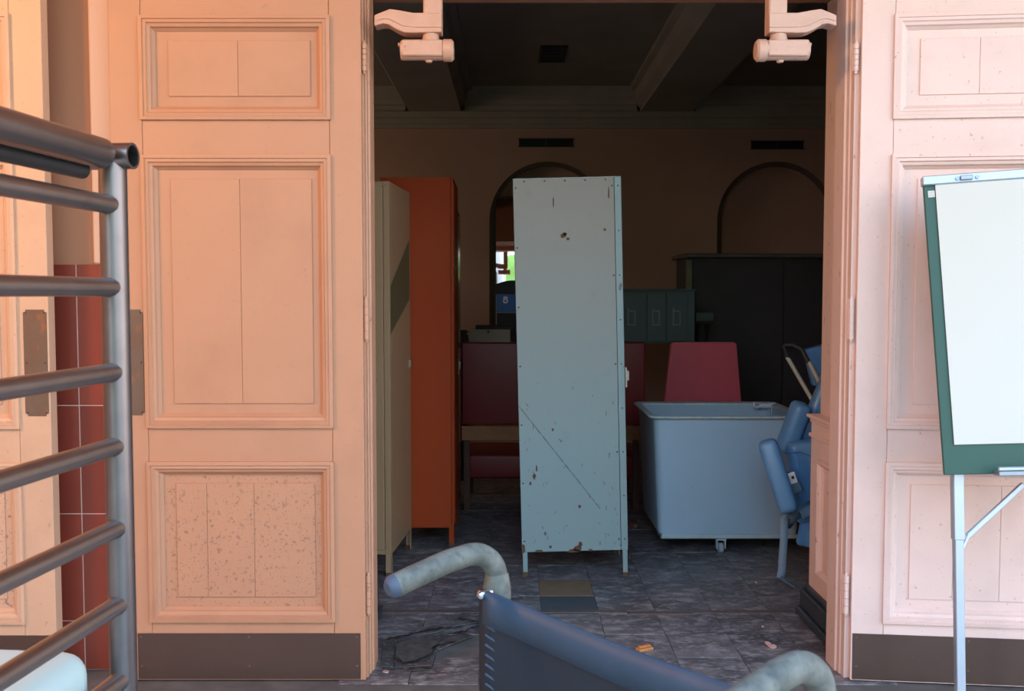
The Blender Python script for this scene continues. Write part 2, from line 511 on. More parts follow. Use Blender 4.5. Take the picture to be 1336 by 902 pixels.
# ceiling with beams, cornice
bm = bx(-4.3, 5.3, YI - 0.1, 8.5, CEIL, CEIL + 0.2)
cl = struct('ceiling', 'dark sooty coffered plaster ceiling', bm, m_ceil, smooth=0)
beam_z = zat(148, YB)
b0, b1 = at(535, 148, YB).x, at(602, 148, YB).x
pitch_b = at(834, 148, YB).x - b0
for k in (-1, 0, 1, 2):
    xa, xb = b0 + k * pitch_b, b1 + k * pitch_b
    bm = bmesh.new()
    prof = [(xa - 0.10, CEIL), (xa - 0.10, CEIL - 0.03), (xa - 0.06, CEIL - 0.045), (xa - 0.045, beam_z + 0.07), (xa, beam_z + 0.03), (xa, beam_z),
            (xb, beam_z), (xb, beam_z + 0.03), (xb + 0.045, beam_z + 0.07), (xb + 0.06, CEIL - 0.045), (xb + 0.10, CEIL - 0.03), (xb + 0.10, CEIL)]
    prism(bm, [(p[0], YI, p[1]) for p in prof], (0, YB - YI, 0))
    obj('ceiling_beam', bm, m_ceil, cl, smooth=0)
bm = bmesh.new()
zc0 = zat(168, YB)
prof = [(YB, zc0), (YB - 0.03, zc0), (YB - 0.035, zc0 + 0.03), (YB - 0.05, zc0 + 0.035), (YB - 0.055, zc0 + 0.075), (YB - 0.085, zc0 + 0.08), (YB - 0.09, beam_z), (YB, beam_z)]
prism(bm, [(-4, p[0], p[1]) for p in prof], (9, 0, 0))
struct('trim_1', 'dusty stepped picture cornice along the back wall', bm, m_corn, smooth=0)
for k in (-1, 0, 1):
    xa, xb = b1 + k * pitch_b + 0.03, b0 + (k + 1) * pitch_b - 0.03
    bm = bmesh.new()
    prof = [(YB, beam_z), (YB - 0.07, beam_z), (YB - 0.075, beam_z + 0.05), (YB - 0.10, beam_z + 0.055), (YB - 0.11, beam_z + 0.09), (YB - 0.16, beam_z + 0.12), (YB - 0.17, CEIL), (YB, CEIL)]
    prism(bm, [(xa, p[0], p[1]) for p in prof], (xb - xa, 0, 0))
    obj('coffer_cornice', bm, m_corn, cl, smooth=0)

# ------------------------------------------------------------------ floor with tiles
fl = struct('floor', 'worn black tile floor of the storage room', bx(-4.3, 5.3, YF - 0.19, 8.5, -0.10, -0.004), m_fbase, smooth=0)
TS = 0.2290
gx = at(703, 766, 4.15).x
gy = on_floor(735, 778).y
SK = rnd.random
meshes = []
for k in range(4):
    b_ = bx(-TS / 2 + 0.001, TS / 2 - 0.001, -TS / 2 + 0.001, TS / 2 - 0.001, -0.004, 0.0)
    meshes.append(b_)
base_tile = None
def tile_mesh(m):
    b_ = bx(-TS / 2 + 0.0009, TS / 2 - 0.0009, -TS / 2 + 0.0009, TS / 2 - 0.0009, -0.0045, 0.0, bev=0.0008)
    me_ = bpy.data.meshes.new('floor_tile')
    b_.to_mesh(me_)
    b_.free()
    me_.materials.append(m)
    return me_
for b_ in meshes:
    b_.free()
tm, tmb, tms = tile_mesh(m_ftile), tile_mesh(m_ftile_br), tile_mesh(m_ftile_bl)
hole = on_floor(560, 842)
for r_ in range(-4, 12):
    for c_ in range(-5, 8):
        x = gx + (c_ + 0.5) * TS
        y = gy + (r_ + 0.5) * TS
        if y - TS / 2 < YF - 0.19 or (y < YF and not (-0.52 < x < 1.16)) or (y < YI + 0.1 and not (-0.62 < x < 1.2)):
            continue
        if (Vector((x, y, 0)) - hole).length < 0.13:
            continue
        me_ = tm
        if r_ == 0 and c_ == 0:
            me_ = tmb
        elif r_ == -1 and c_ == 0:
            me_ = tms
        o = bpy.data.objects.new('floor_tile', me_)
        C.objects.link(o)
        o.parent = fl
        o.location = (x, y, rnd.uniform(-0.0008, 0.0008))
        o.rotation_euler = (rnd.uniform(-0.003, 0.003), rnd.uniform(-0.003, 0.003), rnd.uniform(-0.006, 0.006))
        if me_ is tmb:
            o['label'] = 'tan brown floor tile'
# rest of the floor beyond the tiles picked out, same tile finish
ymax = gy + 12 * TS
bm = bmesh.new()
box(bm, -4.2, 5.2, ymax, YB, -0.004, -0.0006)
box(bm, -4.2, gx - 5 * TS, YI + 0.05, ymax, -0.004, -0.0006)
box(bm, gx + 8 * TS, 5.2, YI + 0.05, ymax, -0.004, -0.0006)
tag(obj('far_floor_tiles', bm, m_ftile, fl, smooth=0), 'black tiles too far back to tell apart', kind='stuff')

# cross strip where the doorway floor meets the room floor
yt = on_floor(800, 799).y
bm = bmesh.new()
for (xa, xb, dy) in ((-0.55, 0.46, 0.0), (0.465, 0.72, -0.018), (0.725, 1.13, -0.004)):
    box(bm, xa, xb, yt + dy - 0.014, yt + dy + 0.016, -0.002, 0.004, bev=0.0015)
obj('floor_strip', bm, m_thresh, fl, smooth=0)

# porch: slab, columns, grass bank behind the camera; roof and wall shape the light
struct('porch_floor', 'grey concrete slab of the porch', bx(-5.5, 6.5, -2.4, YF - 0.19, -0.14, -0.012), m_concrete, smooth=0)
bm = bmesh.new()
box(bm, -5.5, -0.8, -0.6, YF, 3.4, 3.6)
box(bm, -0.8, 6.5, 1.0, YF, 3.4, 3.6)
struct('porch_sky_shade', 'unseen salmon roof above the doors, shaped to cut the sky light', bm, m_wall, smooth=0)  # unseen roof, deeper on the left to keep sky light off the doors
bm = bx(-3.6, -3.3, -2.0, YF, -0.012, 3.4)
box(bm, -3.6, -2.6, -2.2, -2.0, -0.012, 3.4)
struct('sky_block_wall', 'unseen orange bounce brick wall added left of the porch to block sky light', bm, mat('orange bounce brick', (0.50, 0.24, 0.13), 0.85, mott=(5, 0.5, (0.40, 0.18, 0.10))), smooth=0)  # unseen wall added to block sky and bounce warm light on the left
def column(x, y):
    bm = bmesh.new()
    tube(bm, [(x, y, 0.16), (x, y, 1.4), (x, y, 3.22)], [0.14, 0.14, 0.115], 24)
    box(bm, x - 0.19, x + 0.19, y - 0.19, y + 0.19, -0.012, 0.08, bev=0.01)
    tube(bm, [(x, y, 0.08), (x, y, 0.17)], [0.175, 0.155], 24)
    box(bm, x - 0.18, x + 0.18, y - 0.18, y + 0.18, 3.30, 3.40, bev=0.01)
    tube(bm, [(x, y, 3.2), (x, y, 3.3)], [0.12, 0.165], 24)
    return struct('trim_column', 'white porch column', bm, m_white_paint)
for x in (-0.57, 2.3):
    column(x, -2.0)
struct('trim_beam', 'white beam across the porch columns', bx(-0.3, 2.5, -2.15, -1.85, 3.4, 3.6, bev=0.01), m_white_paint, smooth=0)
bm = bmesh.new()
g = [bm.verts.new(p) for p in ((-30, -2.4, -0.16), (30, -2.4, -0.16), (30, -9, -0.16), (-30, -9, -0.16), (-30, -26, 1.0), (30, -26, 1.0))]
bm.faces.new((g[0], g[1], g[2], g[3]))
bm.faces.new((g[3], g[2], g[5], g[4]))
struct('ground', 'green grass bank outside', bm, m_grass, smooth=0)

# tall hedge outside, mirrored in the niche
bm = bmesh.new()
bmesh.ops.create_icosphere(bm, subdivisions=5, radius=1.0)
for v in bm.verts:
    p = v.co.copy()
    k = 1 + 0.05 * sin(p.x * 23 + p.z * 17) * cos(p.y * 19 - p.z * 11) + 0.04 * (rnd.random() - 0.5)
    m_ = max(abs(p.x), abs(p.y), abs(p.z))
    q = p * k * (0.55 + 0.45 / m_)
    v.co = (q.x * 3.2, q.y * 0.7, q.z * 2.0)
hd = obj('hedge', bm, m_hedge, smooth=0)
hd.location = (0.3, -8.4, 1.75)
tag(hd, 'tall bright green hedge on the lawn, seen in the niche mirror', 'hedge', kind='stuff')

# ------------------------------------------------------------------ door frame, reveals
def frame_post(name, label, x_in, sgn, m):
    """moulded jamb; sgn=+1: frame body extends to +X from x_in"""
    bm = bmesh.new()
    prof = [(0.010, 3.12), (0.010, 3.150), (0.006, 3.154), (0.006, 3.178), (0, 3.182), (0, 3.27), (0.075, 3.27), (0.075, 3.15), (0.036, 3.15), (0.032, 3.13), (0.028, 3.12)]
    prism(bm, [(x_in + sgn * p[0], p[1], 0.0) for p in prof], (0, 0, HEAD))
    return struct(name, label, bm, m, smooth=0)
fp_l = frame_post('trim_2', 'moulded salmon door jamb on the left of the opening', XL, -1, m_frame_warm)
fp_r = frame_post('trim_3', 'moulded salmon door jamb on the right of the opening', XR, 1, m_frame_k)
struct('trim_4', 'salmon door head above the opening', bx(XL - 0.075, XR + 0.075, 3.13, 3.27, HEAD, HEAD + 0.08, bev=0.005), m_frame, smooth=0)
# wall fill between frame and masonry
bm = bmesh.new()
box(bm, -0.62, XL - 0.075, YF + 0.001, 3.30, 0, HEAD + 0.06)
box(bm, XR + 0.075, 1.23, YF + 0.001, 3.30, 0, HEAD + 0.06)
obj('jamb_fill', bm, m_frame, wf, smooth=0)

def reveal(x_wall, sgn, tag_l, m_frame):
    """wainscot, rail and baseboard lining the thick wall; sgn=-1 for the right side (projects to -X)"""
    y0, y1 = 3.272, YI
    zr = 0.79
    d = 0.040 * sgn
    bm = bmesh.new()
    def B(xa, xb, ya, yb, za, zb, bev=0.0):
        box(bm, min(xa, xb), max(xa, xb), ya, yb, za, zb, bev=bev)
    root = tag(empty('trim_wainscot'), 'salmon panelled wainscot lining the %s of the doorway' % tag_l, kind='structure')
    # stiles and rails proud of the recessed field
    B(x_wall, x_wall + d, y0, y0 + 0.05, 0.10, zr)
    B(x_wall, x_wall + d, y1 - 0.09, y1, 0.10, zr)
    B(x_wall, x_wall + d, y0 + 0.05, y1 - 0.09, 0.10, 0.185)
    B(x_wall, x_wall + d, y0 + 0.05, y1 - 0.09, 0.645, zr)
    obj('wainscot_frame', bm, m_frame, root, smooth=0)
    bm = bmesh.new()
    B(x_wall - sgn * 0.01, x_wall + sgn * 0.004, y0, y1 + 0.004, zr, HEAD + 0.058)
    obj('lining_board', bm, m_frame, root, smooth=0)
    bm = bmesh.new()
    prof = [(0.0, 0), (0.010, 0.004), (0.010, 0.016), (0.004, 0.024), (-0.004, 0.03), (-0.012, 0.03)]
    ya, yb, za, zb = y0 + 0.05, y1 - 0.09, 0.185, 0.645
    rings = []
    for (p, ins) in prof:
        x = x_wall + d + sgn * p
        rings.append([bm.verts.new((x, ya + ins, za + ins)), bm.verts.new((x, yb - ins, za + ins)), bm.verts.new((x, yb - ins, zb - ins)), bm.verts.new((x, ya + ins, zb - ins))])
    for a, b in zip(rings, rings[1:]):
        for k in range(4):
            bm.faces.new((a[k], a[(k + 1) % 4], b[(k + 1) % 4], b[k]))
    bm.faces.new(rings[-1])
    obj('panel', bm, m_frame, root, smooth=0)
    bm = bmesh.new()
    for (za, zb, e) in ((zr, zr + 0.014, 0.056), (zr - 0.016, zr, 0.046), (zr - 0.075, zr - 0.06, 0.049)):
        B(x_wall - sgn * 0.01, x_wall + sgn * e, y0 - 0.001, y1 + (e - 0.04), za, zb, bev=0.003)
    obj('chair_rail', bm, m_frame, root, smooth=0)
    bm = bmesh.new()
    B(x_wall - sgn * 0.01, x_wall + sgn * 0.085, y0, y1 + 0.03, 0, 0.035, bev=0.006)
    B(x_wall - sgn * 0.01, x_wall + sgn * 0.070, y0, y1 + 0.02, 0.035, 0.105, bev=0.004)
    B(x_wall - sgn * 0.01, x_wall + sgn * 0.056, y0, y1 + 0.01, 0.105, 0.125, bev=0.004)
    obj('baseboard', bm, m_base, root, smooth=0)
reveal(1.216, -1, 'right side', m_frame_k)
reveal(-0.60, 1, 'left side', m_frame_warm)

# ------------------------------------------------------------------ doors
DW, DT = 0.804, 0.045
DY = 3.095                                  # face of the open leaves
def dz(py):
    return zat(py, DY)
PZ = [(dz(155), dz(22)), (dz(557), dz(204)), (dz(810), dz(604))]
def make_door(n, label, hinge, rot, paints, push_x=None, boards=None, kick=(0.015, 0.735)):
    root = tag(empty('door_%d' % n, hinge, (0, 0, rot)), label, kind='structure')
    s = 0.1025
    m_door, m_door_old = paints
    top = HEAD - 0.008
    # stiles, rails (face at y=0, thickness to +y)
    for xa, xb in ((0, s), (DW - s, DW)):
        obj('stile', bx(xa + 0.0004, xb - 0.0004, 0, DT, 0.002, top, bev=0.0015), m_door, root, smooth=0)
    zr = [(0.002, PZ[2][0]), (PZ[2][1], PZ[1][0]), (PZ[1][1], PZ[0][0]), (PZ[0][1], top)]
    for za, zb in zr:
        obj('rail', bx(s + 0.0008, DW - s - 0.0008, 0.0004, DT, za, zb, bev=0.0012), m_door, root, smooth=0)
    prof = [(-0.004, 0.004), (-0.004, -0.010), (0.007, -0.0115), (0.0085, -0.007), (0.018, -0.0085), (0.021, -0.003), (0.030, 0.000), (0.033, 0.008), (0.041, 0.016), (0.042, 0.019)]
    for i, (za, zb) in enumerate(PZ):
        xa, xb = s, DW - s
        m = m_door_old if i == 2 else m_door
        bm = bmesh.new()
        rings = []
        for (ins, y) in prof:
            rings.append([bm.verts.new((xa + ins, y, za + ins)), bm.verts.new((xb - ins, y, za + ins)), bm.verts.new((xb - ins, y, zb - ins)), bm.verts.new((xa + ins, y, zb - ins))])
        for a, b in zip(rings, rings[1:]):
            for k in range(4):
                bm.faces.new((a[k], a[(k + 1) % 4], b[(k + 1) % 4], b[k]))
        obj('panel_moulding', bm, m_door, root, smooth=0)
        # panel: recessed margin plus a slightly raised field glued up from boards
        p = obj('panel', bx(xa + 0.02, xb - 0.02, 0.0185, 0.036, za + 0.02, zb - 0.02), m, root, smooth=0)
        fx0, fx1, fz0, fz1 = xa + 0.082, xb - 0.062, za + 0.074, zb - 0.070
        if boards and i in boards:
            cuts = [fx0] + [fx0 + (fx1 - fx0) * c for c in boards[i]] + [fx1]
        else:
            cuts = [fx0, fx0 + (fx1 - fx0) * 0.49, fx1]
        for ca, cb in zip(cuts, cuts[1:]):
            obj('panel_board', bx(ca + 0.0005, cb - 0.0005, 0.0140, 0.02, fz0, fz1, bev=0.0008), m, p, smooth=0)
    # kick plate with screws
    kz = dz(826.5)
    kp = obj('kick_plate', bx(kick[0], kick[1], -0.0025, 0.001, 0.006, kz, bev=0.0008), m_kick, root, smooth=0)
    bm = bmesh.new()
    for x in (kick[0] + 0.012, kick[1] - 0.012, (kick[0] + kick[1]) / 2):
        for z in (0.05, kz - 0.012):
            tube(bm, [(x, -0.0025, z), (x, -0.0042, z)], [0.004, 0.003], 8)
    obj('screw', bm, m_push, kp)
    if push_x is not None:
        za, zb = dz(542), dz(404)
        bm = bx(push_x, push_x + 0.075, -0.002, 0.001, za, zb)
        es = [e for e in bm.edges if abs(e.verts[0].co.y - e.verts[1].co.y) > 0.002]
        bmesh.ops.bevel(bm, geom=es, offset=0.008, segments=3, affect='EDGES')
        pp = obj('push_plate', bm, m_push, root, smooth=0)
        bm = bmesh.new()
        for x in (push_x + 0.008, push_x + 0.067):
            for z in (za + 0.01, (za + zb) / 2, zb - 0.01):
                tube(bm, [(x, -0.002, z), (x, -0.0038, z)], [0.0035, 0.0025], 8)
        obj('screw', bm, m_kick, pp)
    return root

def hinges(root, x, y, sgn, m_frame):
    for (y0, y1) in ((56, 92), (390, 443), (752, 802)):
        za, zb = zat(y1, 3.1), zat(y0, 3.1)
        h = (zb - za) / 5
        bm = bmesh.new()
        for k in range(5):
            tube(bm, [(x, y, za + k * h + 0.0008), (x, y, za + (k + 1) * h - 0.0008)], 0.0085, 12)
        tube(bm, [(x, y, za - 0.008), (x, y, za - 0.004), (x, y, zb + 0.004), (x, y, zb + 0.009)], [0.004, 0.0055, 0.0055, 0.003], 10)
        box(bm, x - 0.010, x + 0.010, y + 0.004, y + 0.008, za, zb)
        obj('hinge', bm, m_frame, root, world=True)

# left leaf: hinge line at px 476; leaf runs to -X, so it is built from its free edge
xl = at(474, 450, DY).x
d1 = make_door(1, 'open salmon door leaf left of the doorway behind the steel rail', (xl - DW, DY, 0), 0.0, m_warm_lit, push_x=0.018,
               boards={1: (0.49,), 2: (0.22, 0.56), 0: (0.49,)}, kick=(0.055, 0.787))
hinges(d1, XL - 0.007, 3.110, -1, m_frame_warm)
# right leaf: swings a little short of the wall
xr = at(1117, 450, DY).x
d2 = make_door(2, 'open salmon door leaf behind the flip chart easel', (xr, DY, 0), R(-6.0), (m_pink[0], m_pink[0]), kick=(0.006, 0.735), boards={1: (0.4,), 2: (0.30, 0.62), 0: (0.4,)})
hinges(d2, XR + 0.010, 3.110, 1, m_frame_k)
# leaf of the neighbouring doorway, at the left margin
xn = at(68, 450, DY).x
d3 = make_door(3, 'cream lit door leaf with rusty push plate at the far left', (xn - DW, DY - 0.02, 0), R(0.0), m_bright_lit, push_x=0.723, kick=(0.02, 0.789))
for d in (d1, d2, d3):
    d['kind'] = 'structure'
# standoff: stops holding the leaves off the wall
bm = bmesh.new()
for x in (xl - 0.6, xn - 0.3):
    tube(bm, [(x, DY + DT - 0.022, 2.2), (x, YF + 0.01, 2.2)], 0.012, 12)
obj('door_stop', bm, m_frame, wf)

# ------------------------------------------------------------------ door closers
def closer(label, mirror, m_frame):
    Y = 3.105
    def P(px, py, y=Y):
        v = at(px, py, Y)
        v.y = y
        return v
    mx = (lambda px: px) if not mirror else (lambda px: 1577.5 - px)
    base = P(mx(492), 30)
    root = thing('door_closer', label, 'door closer', (base.x, Y, base.z))
    # scrolled arm
    pts = [(490, 23), (500, 19), (510, 15), (524, 17), (540, 20), (577, 20), (577, 45), (540, 46), (529, 45.5), (522, 43), (516, 40), (508, 35), (501, 34), (490, 37)]
    bm = prism(bmesh.new(), [P(mx(a), b, Y - 0.03) for a, b in pts], (0, 0.06, 0))
    arm = obj('arm', bm, m_frame, root, world=True, smooth=0, bevel=0.003)
    pts = [(492, 28), (501, 25), (512, 26), (522, 31), (530, 35), (545, 37), (577, 37), (577, 39), (544, 39), (528, 37.5), (519, 33), (510, 28.5), (502, 28), (492, 31)]
    bm = prism(bmesh.new(), [P(mx(a), b, Y - 0.033) for a, b in pts], (0, 0.01, 0))
    obj('scroll_bead', bm, m_frame, arm, world=False).parent = root
    # fix coordinates of the bead (built in world space)
    bead = [o for o in root.children if o.name.startswith('scroll_bead')][0]
    bead.data.transform(root.matrix_basis.inverted())
    # block hung from the head
    a, b = P(mx(577), 20), P(mx(553), -12)
    bm = bx(min(a.x, b.x), max(a.x, b.x), Y - 0.028, Y + 0.028, a.z - 0.005, HEAD + 0.06, bev=0.004)
    obj('hanger', bm, m_frame, root, world=True, smooth=0)
    # neck
    c0, c1 = P(mx(562), 44), P(mx(562), 56)
    bm = tube(bmesh.new(), [(c0.x, Y, c0.z), (c0.x, Y, c0.z - 0.012), (c1.x, Y, c1.z)], [0.026, 0.026, 0.032], 16)
    obj('neck', bm, m_frame, root, world=True)
    # cylinder body with caps
    e0, e1 = P(mx(523), 66), P(mx(592), 66)
    dx = (e1 - e0)
    r = 0.031
    z = e0.z
    X = lambda t: e0.x + dx.x * t
    bm = tube(bmesh.new(), [(X(0.0), Y, z), (X(0.02), Y, z), (X(0.80), Y, z)], [r * 0.9, r, r], 20)
    box(bm, min(X(0.03), X(0.8)), max(X(0.03), X(0.8)), Y - r * 0.97, Y + r * 0.97, z - r * 0.75, z + r * 0.9, bev=0.004)
    obj('cylinder_body', bm, m_frame, root, world=True)
    bm = tube(bmesh.new(), [(X(0.80), Y, z), (X(0.81), Y, z), (X(0.96), Y, z), (X(1.0), Y, z)], [r, r * 1.13, r * 1.13, r * 0.9], 24)
    obj('end_cap', bm, m_frame, root, world=True)
    bm = tube(bmesh.new(), [(X(-0.05), Y, z + 0.018), (X(0.02), Y, z + 0.018)], 0.007, 8)
    obj('adjusting_screw', bm, m_frame, root, world=True)
    bm = bmesh.new()
    tube(bm, [(X(0.53), Y, z - r), (X(0.53), Y, z - r - 0.007)], [0.013, 0.009], 12)
    obj('oil_plug', bm, m_frame, root, world=True)
    return root
m_closer_warm = mat('warm lit closer enamel', (0.56, 0.315, 0.215), 0.5, mott=(20, 0.5, (0.46, 0.24, 0.16)), spots=[(70, 0.66, 0.70, (0.2, 0.1, 0.07), None, 0.6)])  # enamel turned oranger for the warm light on the left side
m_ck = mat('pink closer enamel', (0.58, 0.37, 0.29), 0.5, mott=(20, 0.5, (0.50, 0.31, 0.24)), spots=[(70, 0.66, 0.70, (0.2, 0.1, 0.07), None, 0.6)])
closer('salmon painted door closer at the upper left of the doorway', False, m_closer_warm)
closer('salmon painted door closer at the upper right of the doorway', True, m_ck)

# ------------------------------------------------------------------ vents
def vent(label, x0, x1, Y, z0, z1, n):
    root = thing('vent_grille', label, 'vent', ((x0 + x1) / 2, Y, z0))
    obj('backing', bx(x0, x1, Y - 0.006, Y + 0.001, z0, z1), m_black, root, world=True, smooth=0)
    mid = (x0 + x1) / 2
    bm = bmesh.new()
    box(bm, x0 - 0.008, x1 + 0.008, Y - 0.012, Y - 0.004, z1, z1 + 0.008)
    box(bm, x0 - 0.008, x1 + 0.008, Y - 0.012, Y - 0.004, z0 - 0.008, z0)
    box(bm, mid - 0.008, mid + 0.008, Y - 0.012, Y - 0.004, z0, z1)
    obj('frame', bm, m_dark, root, world=True, smooth=0)
    for k in range(n):
        x = x0 + (x1 - x0) * (k + 0.5) / n
        obj('slat', bx(x - 0.004, x + 0.004, Y - 0.010, Y - 0.005, z0, z1), m_black, root, world=True, smooth=0)
a, b = at(677, 191, YB), at(748, 182, YB)
vent('black twin wall vent above the left arched niche', a.x, b.x, YB, a.z, b.z, 12)
a, b = at(980, 194, YB), at(1048, 185, YB)
vent('black wall vent above the right arched niche', a.x, b.x, YB, a.z, b.z, 12)
def on_ceil(px, py):
    d = ray(px, py)
    t = (CEIL - CAM_Z) / d.z
    return Vector((d.x * t, d.y * t, CEIL))
a, b = on_ceil(705, 81), on_ceil(741, 59)
root = thing('ceiling_vent', 'square black ceiling vent in the middle coffer', 'vent', ((a.x + b.x) / 2, (a.y + b.y) / 2, CEIL - 0.012))
y0, y1, x0, x1 = min(a.y, b.y), max(a.y, b.y), a.x, b.x
obj('backing', bx(x0, x1, y0, y1, CEIL - 0.006, CEIL), m_black, root, world=True, smooth=0)
for k in range(5):
    y = y0 + (y1 - y0) * (k + 0.5) / 5
    obj('slat', bx(x0, x1, y - 0.006, y + 0.006, CEIL - 0.016, CEIL - 0.006), m_dark, root, world=True, smooth=0)
obj('frame', nested(bmesh.new(), [(0, 0.001, 0, 0.001, 0)]) if False else bx(x0 - 0.015, x0, y0, y1, CEIL - 0.014, CEIL), m_dark, root, world=True, smooth=0)

# ------------------------------------------------------------------ lockers
def locker_parts(root, w, d, h, leg, m, door_side, front_flange=0.0, leg_w=0.03, leg_extra=(0, 0), rivets=True, patch=False, handle=True, louvres=True):
    """local: x 0..w, y 0..d (y=0 faces the camera), z up. door_side 'front' (y=0) or 'right' (x=w)"""
    t = 0.0012
    z0 = leg
    g = 0.0008
    obj('back_panel', bx(0, w, d - t, d, z0, h, bev=0.0004) if door_side == 'front' else bx(0, t, 0.001, d - 0.001, z0, h), m, root, smooth=0)
    if door_side == 'right':
        # front is a side sheet plus the flange of the door frame
        xs = w - front_flange
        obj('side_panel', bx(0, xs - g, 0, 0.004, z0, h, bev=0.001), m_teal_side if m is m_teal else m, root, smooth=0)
        obj('frame_flange', bx(xs + g, w, -0.0015, 0.006, z0, h, bev=0.0012), m, root, smooth=0)
        obj('side_panel', bx(0, w, d - 0.004, d, z0, h), m, root, smooth=0)
        dr = obj('locker_door', bx(w - 0.012, w + 0.003, 0.022, d - 0.022, z0 + 0.02, h - 0.02, bev=0.002), m, root, smooth=0)
    else:
        for xa in (0, w - 0.004):
            obj('side_panel', bx(xa, xa + 0.004, 0.03, d, z0, h, bev=0.001), m, root, smooth=0)
        for xa in (0, w - 0.028):
            obj('frame_flange', bx(xa, xa + 0.028, 0, 0.029, z0, h, bev=0.0015), m, root, smooth=0)
        for za, zb in ((z0, z0 + 0.019), (h - 0.019, h)):
            obj('frame_rail', bx(0.028, w - 0.028, 0.0005, 0.02, za, zb), m, root, smooth=0)
        dr = obj('locker_door', bx(0.030, w - 0.030, -0.004, 0.014, z0 + 0.02, h - 0.02, bev=0.003), m, root, smooth=0)
    obj('top', bx(0.0, w, 0.0, d, h - 0.002, h + 0.002, bev=0.001), m, root, smooth=0)
    obj('bottom', bx(0.004, w - 0.004, 0.006, d - 0.004, z0 + 0.004, z0 + 0.010), m, root, smooth=0)
    for i, (xa, ya) in enumerate(((0, 0), (w - leg_w, 0), (0, d - leg_w), (w - leg_w, d - leg_w))):
        ex = leg_extra[0] if xa == 0 else leg_extra[1]
        bm = bmesh.new()
        ys = 0.003
        sx = 1 if xa == 0 else -1
        x_out = xa if xa == 0 else xa + leg_w
        box(bm, xa, xa + leg_w, ya if ya == 0 else ya + leg_w - ys, ya + ys if ya == 0 else ya + leg_w, -ex, z0 + 0.004)
        box(bm, min(x_out, x_out + sx * ys), max(x_out, x_out + sx * ys), ya, ya + leg_w, -ex, z0 + 0.004)
        lg = obj('leg', bm, m, root, smooth=0)
        if rivets:
            bm = bx(xa - 0.0006, xa + leg_w + 0.0006, ya - 0.0006 if ya == 0 else ya + leg_w - ys - 0.0006, ya + ys + 0.0006 if ya == 0 else ya + leg_w + 0.0006, -ex, -ex + 0.018)
            obj('rusty_foot', bm, m_rust, lg, smooth=0)
    if handle:
        bm = bmesh.new()
        hz = 0.50 * h
        if door_side == 'front':
            hx_ = w - 0.066
            tube(bm, [(hx_, -0.004, hz - 0.03), (hx_, -0.02, hz - 0.025), (hx_, -0.026, hz), (hx_ + 0.004, -0.03, hz + 0.016)], [0.006, 0.007, 0.008, 0.010], 10)
        else:
            hz = 0.49 * h
            box(bm, w + 0.003, w + 0.022, 0.012, 0.035, hz, hz + 0.045, bev=0.003)
            box(bm, w + 0.003, w + 0.012, 0.008, 0.04, hz - 0.03, hz + 0.06, bev=0.002)
        obj('handle', bm, m_chrome if door_side == 'front' else m_beige, dr)
    return dr

# teal locker: leans a little, broad side to the camera
bl, br = on_floor(682, 752), on_floor(820, 752)
TY = bl.y
lean = R(-1.45)
troot = thing('locker', 'tall teal blue steel locker on legs standing in the middle of the doorway', 'locker', (bl.x, TY, 0.0), (0, lean, R(0.0)))
TW = br.x - bl.x
TH = zat(233, TY) - 0.002
LEG = zat(721, TY)
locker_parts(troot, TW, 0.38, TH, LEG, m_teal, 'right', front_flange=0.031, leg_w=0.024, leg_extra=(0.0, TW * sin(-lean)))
# rusty rivets along the sheet edges
bm = bmesh.new()
for x, zs in ((0.012, 7), (TW - 0.014, 9), (TW - 0.040, 5)):
    for k in range(zs):
        z = LEG + 0.05 + (TH - LEG - 0.09) * k / (zs - 1)
        tube(bm, [(x, 0.0, z), (x, -0.0035, z)], [0.0042, 0.003], 8)
for k in range(5):
    tube(bm, [(0.05 + k * 0.09, 0, TH - 0.012), (0.05 + k * 0.09, -0.0035, TH - 0.012)], [0.004, 0.003], 8)
tag(obj('rivets', bm, m_rust, troot), 'rusty rivets', kind='stuff')
def lp(px, py):
    v = at(px, py, TY)
    q = troot.matrix_basis.inverted() @ v
    return q
bm = bmesh.new()
a, b = lp(676, 529), lp(783, 664)
dirv = (b - a).normalized()
nn = Vector((-dirv.z, 0, dirv.x))
pts = [a + (b - a) * (k / 14) for k in range(15)]
wd = [0.0016 + 0.0018 * abs(sin(k * 1.7)) for k in range(15)]
up_ = [bm.verts.new((p + nn * w_) + Vector((0, -0.0007 - p.y, 0))) for p, w_ in zip(pts, wd)]
dn_ = [bm.verts.new((p - nn * w_) + Vector((0, -0.0007 - p.y, 0))) for p, w_ in zip(pts, wd)]
for k in range(14):
    bm.faces.new((up_[k], up_[k + 1], dn_[k + 1], dn_[k]))
obj('scratch', bm, m_scratch, troot)
# rust chips at the lower edge
bm = bmesh.new()
for (px, py, sx, sy) in ((753, 716, 7, 6), (748, 719, 10, 3), (757, 711, 3, 5), (703, 719, 6, 2.5), (718, 714, 3, 2.5), (683, 716, 3, 9), (812, 712, 3, 4), (771, 718, 4, 2), (735, 308, 5, 4), (737, 305, 3, 3), (741, 312, 3, 3), (721, 561, 2, 3), (722, 264, 1.2, 10), (794, 252, 1.3, 10), (697, 622, 3, 5), (692, 631, 2.2, 3), (700, 612, 1.5, 6), (756, 661, 3, 3), (789, 300, 2.5, 2.5)):
    q = lp(px, py)
    n = 9
    vs_ = [bm.verts.new((q.x + sx / 292 * cos(2 * pi * k / n) * rnd.uniform(0.5, 1.0), -0.0008, q.z + sy / 292 * sin(2 * pi * k / n) * rnd.uniform(0.5, 1.0))) for k in range(n)]
    bm.faces.new(vs_)
r2 = random.Random(3)
